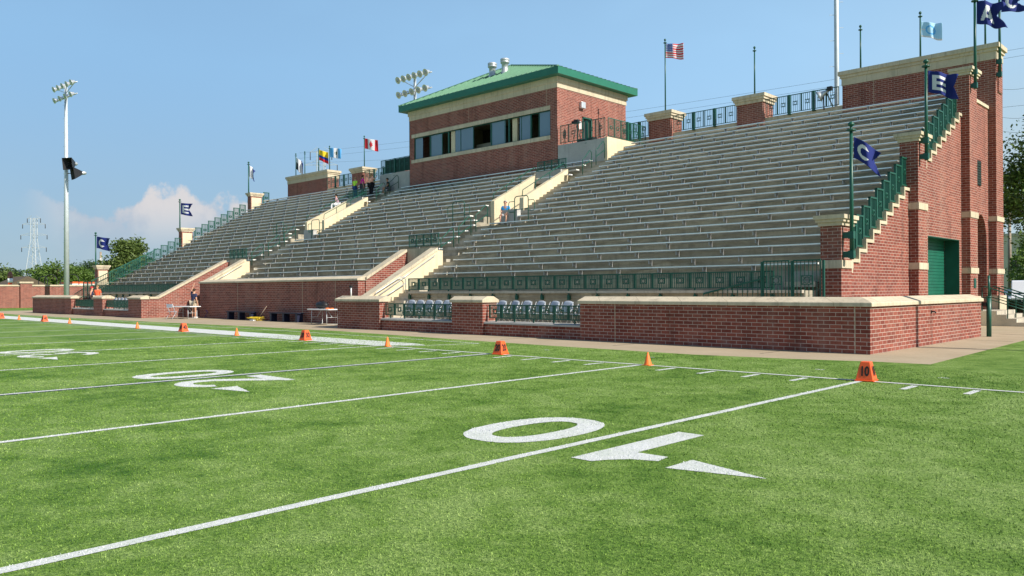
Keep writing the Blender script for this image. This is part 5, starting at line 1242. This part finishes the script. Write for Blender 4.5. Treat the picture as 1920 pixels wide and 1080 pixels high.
def pylon(base, h, w0, arms, label, th=.22):
    t = thing('lattice_pylon', label, 'pylon', base, 'steel lattice pylons'); x, y, z = base; mb = MB(); ax = R_.copy(); ax.z = 0; ax.normalize(); ay = Vector((-ax.y, ax.x, 0)); O = Vector(base)
    def wd(q): return w0*(1-.72*min(1, q/.72)) if q < .72 else w0*.28
    N = 11; lv = [i/N for i in range(N+1)]
    for a, b in zip(lv[:-1], lv[1:]):
        for sx, sy in ((-1, -1), (1, -1), (1, 1), (-1, 1)):
            mb.bar(O+(ax*sx+ay*sy)*wd(a)/2+Vector((0, 0, h*a)), O+(ax*sx+ay*sy)*wd(b)/2+Vector((0, 0, h*b)), th)
        for sy in (-1, 1):
            mb.bar(O+(ax*-1+ay*sy)*wd(a)/2+Vector((0, 0, h*a)), O+(ax+ay*sy)*wd(b)/2+Vector((0, 0, h*b)), th*.6); mb.bar(O+(ax+ay*sy)*wd(a)/2+Vector((0, 0, h*a)), O+(ax*-1+ay*sy)*wd(b)/2+Vector((0, 0, h*b)), th*.6)
    mb.build('tower_frame', 'hazed_steel', t)
    for q, L in arms:
        mb = MB(); zz_ = h*q; mb.bar(O-ax*L/2+Vector((0, 0, zz_)), O+ax*L/2+Vector((0, 0, zz_)), th*.9)
        for sx in (-1, 1): mb.bar(O+ax*sx*L/2+Vector((0, 0, zz_)), O+ax*sx*wd(q)/2+Vector((0, 0, zz_+h*.035)), th*.6)
        a_ = mb.build('cross_arm', 'hazed_steel', t)
        for sx in (-1, 1): mb = MB(); mb.tube([O+ax*sx*L/2+Vector((0, 0, zz_)), O+ax*sx*L/2+Vector((0, 0, zz_-h*.055))], th*.8, 6); mb.build('insulator', 'asphalt', a_)
b = atd(64, 545, 400); pylon((b.x, b.y, 0), 38.5, 7.5, ((.62, 12.2), (.78, 13.0), (.92, 11.2), (.995, 6.5)), 'steel lattice pylon coloured pale for haze on the far left horizon')
b = atd(603, 545, 300); pylon((b.x, b.y, 0), 53.5, 9.0, ((.905, 12.0), (.995, 8.0)), 'top of a lattice pylon rising behind the left corner tower', .2)
# wires
for i, (a, b_, lab) in enumerate((((560, 287, 210), (1990, 78, 95), 'topmost of the thin wires behind the press box'), ((560, 297, 210), (1990, 92, 95), 'middle of the thin wires behind the press box'), ((560, 306, 210), (1990, 190, 95), 'lowest of the thin wires behind the press box'),
      ((1850, 160, 90), (1990, 130, 90), 'wire nearest the top right edge beside the tower'), ((1850, 211, 90), (1990, 190, 90), 'second wire from the top right of the tower'), ((1850, 236, 90), (1990, 219, 90), 'lowest wire right of the tower'))):
    A_, B_ = atd(*a), atd(*b_); mb = MB(); mb.tube([A_.lerp(B_, q/12)-Vector((0, 0, 1.2*4*(q/12)*(1-q/12))) for q in range(13)], .016, 4); tag(mb.build('power_line', 'black_metal'), lab, 'wire', 'overhead wires')

# ------------------------------------------------------------------ far right: building, pole, vehicles
c = atd(1882, 545, 92); t = thing('beige_building', 'plain beige warehouse at the right edge behind the tower', 'building', (c.x+10, c.y+4, 0)); mb = MB(); mb.box(c.x, c.y, -.08, c.x+26, c.y+14, 7.4); mb.build('wall', 'beige_wall', t)
mb = MB(); mb.box(c.x-.1, c.y-.1, 7.4, c.x+26.1, c.y+14.1, 7.75); mb.build('roof_edge', 'coping_stone', t)
for i in range(3): mb = MB(); mb.box(c.x+2.2+4.5*i, c.y-.05, 4.2, c.x+3.6+4.5*i, c.y+.02, 5.6); mb.build('window', 'car_glass', t)
c = atd(1893.5, 545, 70); t = thing('utility_pole', 'grey utility pole in front of the beige building', 'pole', (c.x, c.y, 0)); mb = MB(); mb.tube([(c.x, c.y, -.05), (c.x, c.y, 8.2)], [.17, .12], 8); mb.build('pole', 'wood_pole', t); mb = MB(); mb.lathe([(.0, 3.2), (.28, 3.25), (.28, 3.9), (.0, 3.95)], (c.x+.42, c.y, 0), 10); mb.build('meter_can', 'black_metal', t)
def vehicle(u, d, label, L, Wd, Hh, kind, rz):
    b = place(u, 545, d); t = thing('parked_'+kind, label, kind, (0, 0, 0), 'vehicles parked at the right edge')
    if kind == 'van': pr = [(-L/2, .35), (L/2, .35), (L/2, .95), (L/2-.75, 1.12), (L/2-1.45, Hh-.05), (L/2-1.7, Hh), (-L/2+.05, Hh), (-L/2, Hh-.1)]
    else: pr = [(-L/2, .3), (L/2, .3), (L/2, .72), (L/2-1.0, .92), (L/2-1.75, Hh), (-L/2+1.1, Hh), (-L/2+.35, .98), (-L/2, .9)]
    mb = MB(); mb.prism(pr, -Wd/2, Wd/2, 'y'); mb.build('body', 'car_white', t, .05)
    z0, z1 = (1.15, Hh-.15) if kind == 'van' else (.98, Hh-.08)
    mb = MB()
    x0 = L/2-.8 if kind == 'van' else L/2-1.08; x1 = L/2-1.42 if kind == 'van' else L/2-1.72
    mb.add([(x0+.03, -Wd/2+.12, z0), (x0+.03, Wd/2-.12, z0), (x1+.03, Wd/2-.18, z1), (x1+.03, -Wd/2+.18, z1)], [(0, 1, 2, 3)]); mb.build('windscreen', 'car_glass', t)
    for s_ in (-1, 1):
        mb = MB(); mb.box(x1-.9, s_*Wd/2-.012, z0, x1-.1, s_*Wd/2+.012, z1); mb.build('side_window', 'car_glass', t)
        mb = MB(); mb.box(L/2-.05, s_*Wd*.36-.14, .66, L/2+.02, s_*Wd*.36+.14, .84); mb.build('headlight', 'lamp_glass', t)
        mb = MB(); mb.box(x0-.25, s_*Wd/2, z0, x0-.05, s_*(Wd/2+.2), z0+.2); mb.build('mirror', 'black_metal', t)
        for x in (L/2-.9, -L/2+.9): mb = MB(); mb.lathe([(0, -.11), (.33, -.11), (.36, -.08), (.36, .08), (.33, .11), (0, .11)], (x, s_*(Wd/2-.1), .36), 16, 0, (0, 1, 0)); w = mb.build('wheel', 'rubber', t); mb = MB(); mb.lathe([(0, -.125), (.2, -.12), (.2, .12), (0, .125)], (x, s_*(Wd/2-.1), .36), 12, 0, (0, 1, 0)); mb.build('hub', 'galvanised', w)
    mb = MB(); mb.box(L/2-.02, -Wd*.32, .42, L/2+.03, Wd*.32, .62); mb.build('grille', 'black_metal', t)
    t.location = (b[0], b[1], -.0); t.rotation_euler = (0, 0, rz)
vehicle(1930, 56, 'white van with dark windscreen parked nose on at the right edge', 5.4, 2.0, 2.1, 'van', R(-80)); vehicle(1899, 66, 'small white car parked behind the tower at right', 4.3, 1.75, 1.45, 'car', R(-60))
bpy.context.view_layer.update()

t = thing('light_post', 'slim post right of the stand whose shadow crosses the right side wall', 'post', (6.2, 10.35, 0)); mb = MB(); mb.tube([(6.2, 10.35, 0), (6.2, 10.35, 7.7)], [.115, .10], 10); mb.build('pole', 'pale_pole', t); mb = MB(); mb.lathe([(.07, 7.7), (.16, 7.75), (.18, 8.0), (.0, 8.1)], (6.2, 10.35, 0), 12); mb.build('lantern', 'lamp_metal', t)

# ------------------------------------------------------------------ turf fibres standing up near the camera
import numpy as np
rg = np.random.default_rng(4); NB = 420000
r_ = 3.2+27.0*rg.random(NB)**1.0; th_ = -YAW+(rg.random(NB)-.5)*1.75
px = 5.3209+r_*np.sin(th_); py = -14.2188+r_*np.cos(th_)
keep = (py < 2.9) & (px < 30); px, py, r_ = px[keep], py[keep], r_[keep]
kind = np.zeros(len(px), int)
for o in list(COL.objects):
    if o.type != 'MESH' or not o.data.materials or not o.data.materials[0].name.startswith('paint'): continue
    org = Vector((0, 0, 0)); q = o.parent
    while q: org = org+q.location; q = q.parent
    kd = 1 if 'white' in o.data.materials[0].name else 2
    for p in o.data.polygons:
        pv = np.array([(o.data.vertices[i].co.x+org.x, o.data.vertices[i].co.y+org.y) for i in p.vertices])
        if pv[:, 0].min() < -24 or pv[:, 1].min() < -44 and pv[:, 1].max() < -30: continue
        idx = np.nonzero((px > pv[:, 0].min()) & (px < pv[:, 0].max()) & (py > pv[:, 1].min()) & (py < pv[:, 1].max()))[0]
        if not len(idx): continue
        ins = np.zeros(len(idx), bool); n = len(pv); X, Y = px[idx], py[idx]
        for i in range(n):
            x1, y1 = pv[i]; x2, y2 = pv[(i+1) % n]; c = (y1 > Y) != (y2 > Y)
            ins ^= c & (X < (x2-x1)*(Y-y1)/(y2-y1+1e-12)+x1)
        kind[idx[ins]] = kd
def fibres(sel, name, mat, label):
    X, Y, rr = px[sel], py[sel], r_[sel]; n = len(X)
    if not n: return
    a = rg.random(n)*2*math.pi; w = .0024*np.sqrt(rr/4)*(.7+.8*rg.random(n))*np.where(rr > 9, 1.3, 1); h = .0105*(.5+.9*rg.random(n)); le = .014*(rg.random(n)-.2); la = rg.normal(2.6, .9, n)
    V_ = np.zeros((n, 4, 3)); dx, dy = np.cos(a)*w, np.sin(a)*w
    V_[:, 0] = np.c_[X-dx, Y-dy, np.full(n, .001)]; V_[:, 1] = np.c_[X+dx, Y+dy, np.full(n, .001)]
    tx, ty = X+np.cos(la)*le, Y+np.sin(la)*le
    V_[:, 2] = np.c_[tx+dx*.45, ty+dy*.45, h]; V_[:, 3] = np.c_[tx-dx*.45, ty-dy*.45, h]
    me = bpy.data.meshes.new(name); me.vertices.add(4*n); me.vertices.foreach_set('co', V_.ravel()); me.loops.add(4*n); me.loops.foreach_set('vertex_index', np.arange(4*n)); me.polygons.add(n); me.polygons.foreach_set('loop_start', np.arange(0, 4*n, 4)); me.update(calc_edges=True); me.validate()
    me.materials.append(MAT[mat]); o = bpy.data.objects.new(name, me); COL.objects.link(o); tag(o, label, 'turf fibres', None, 'stuff')
fibres(kind == 0, 'turf_fibres', 'turf_fibre', 'short green plastic fibres of the artificial turf')
fibres(kind == 1, 'painted_fibres', 'paint_white', 'white painted turf fibres along the lines and numbers')
fibres(kind == 2, 'navy_fibres', 'paint_navy', 'navy painted turf fibres edging the twenty line')
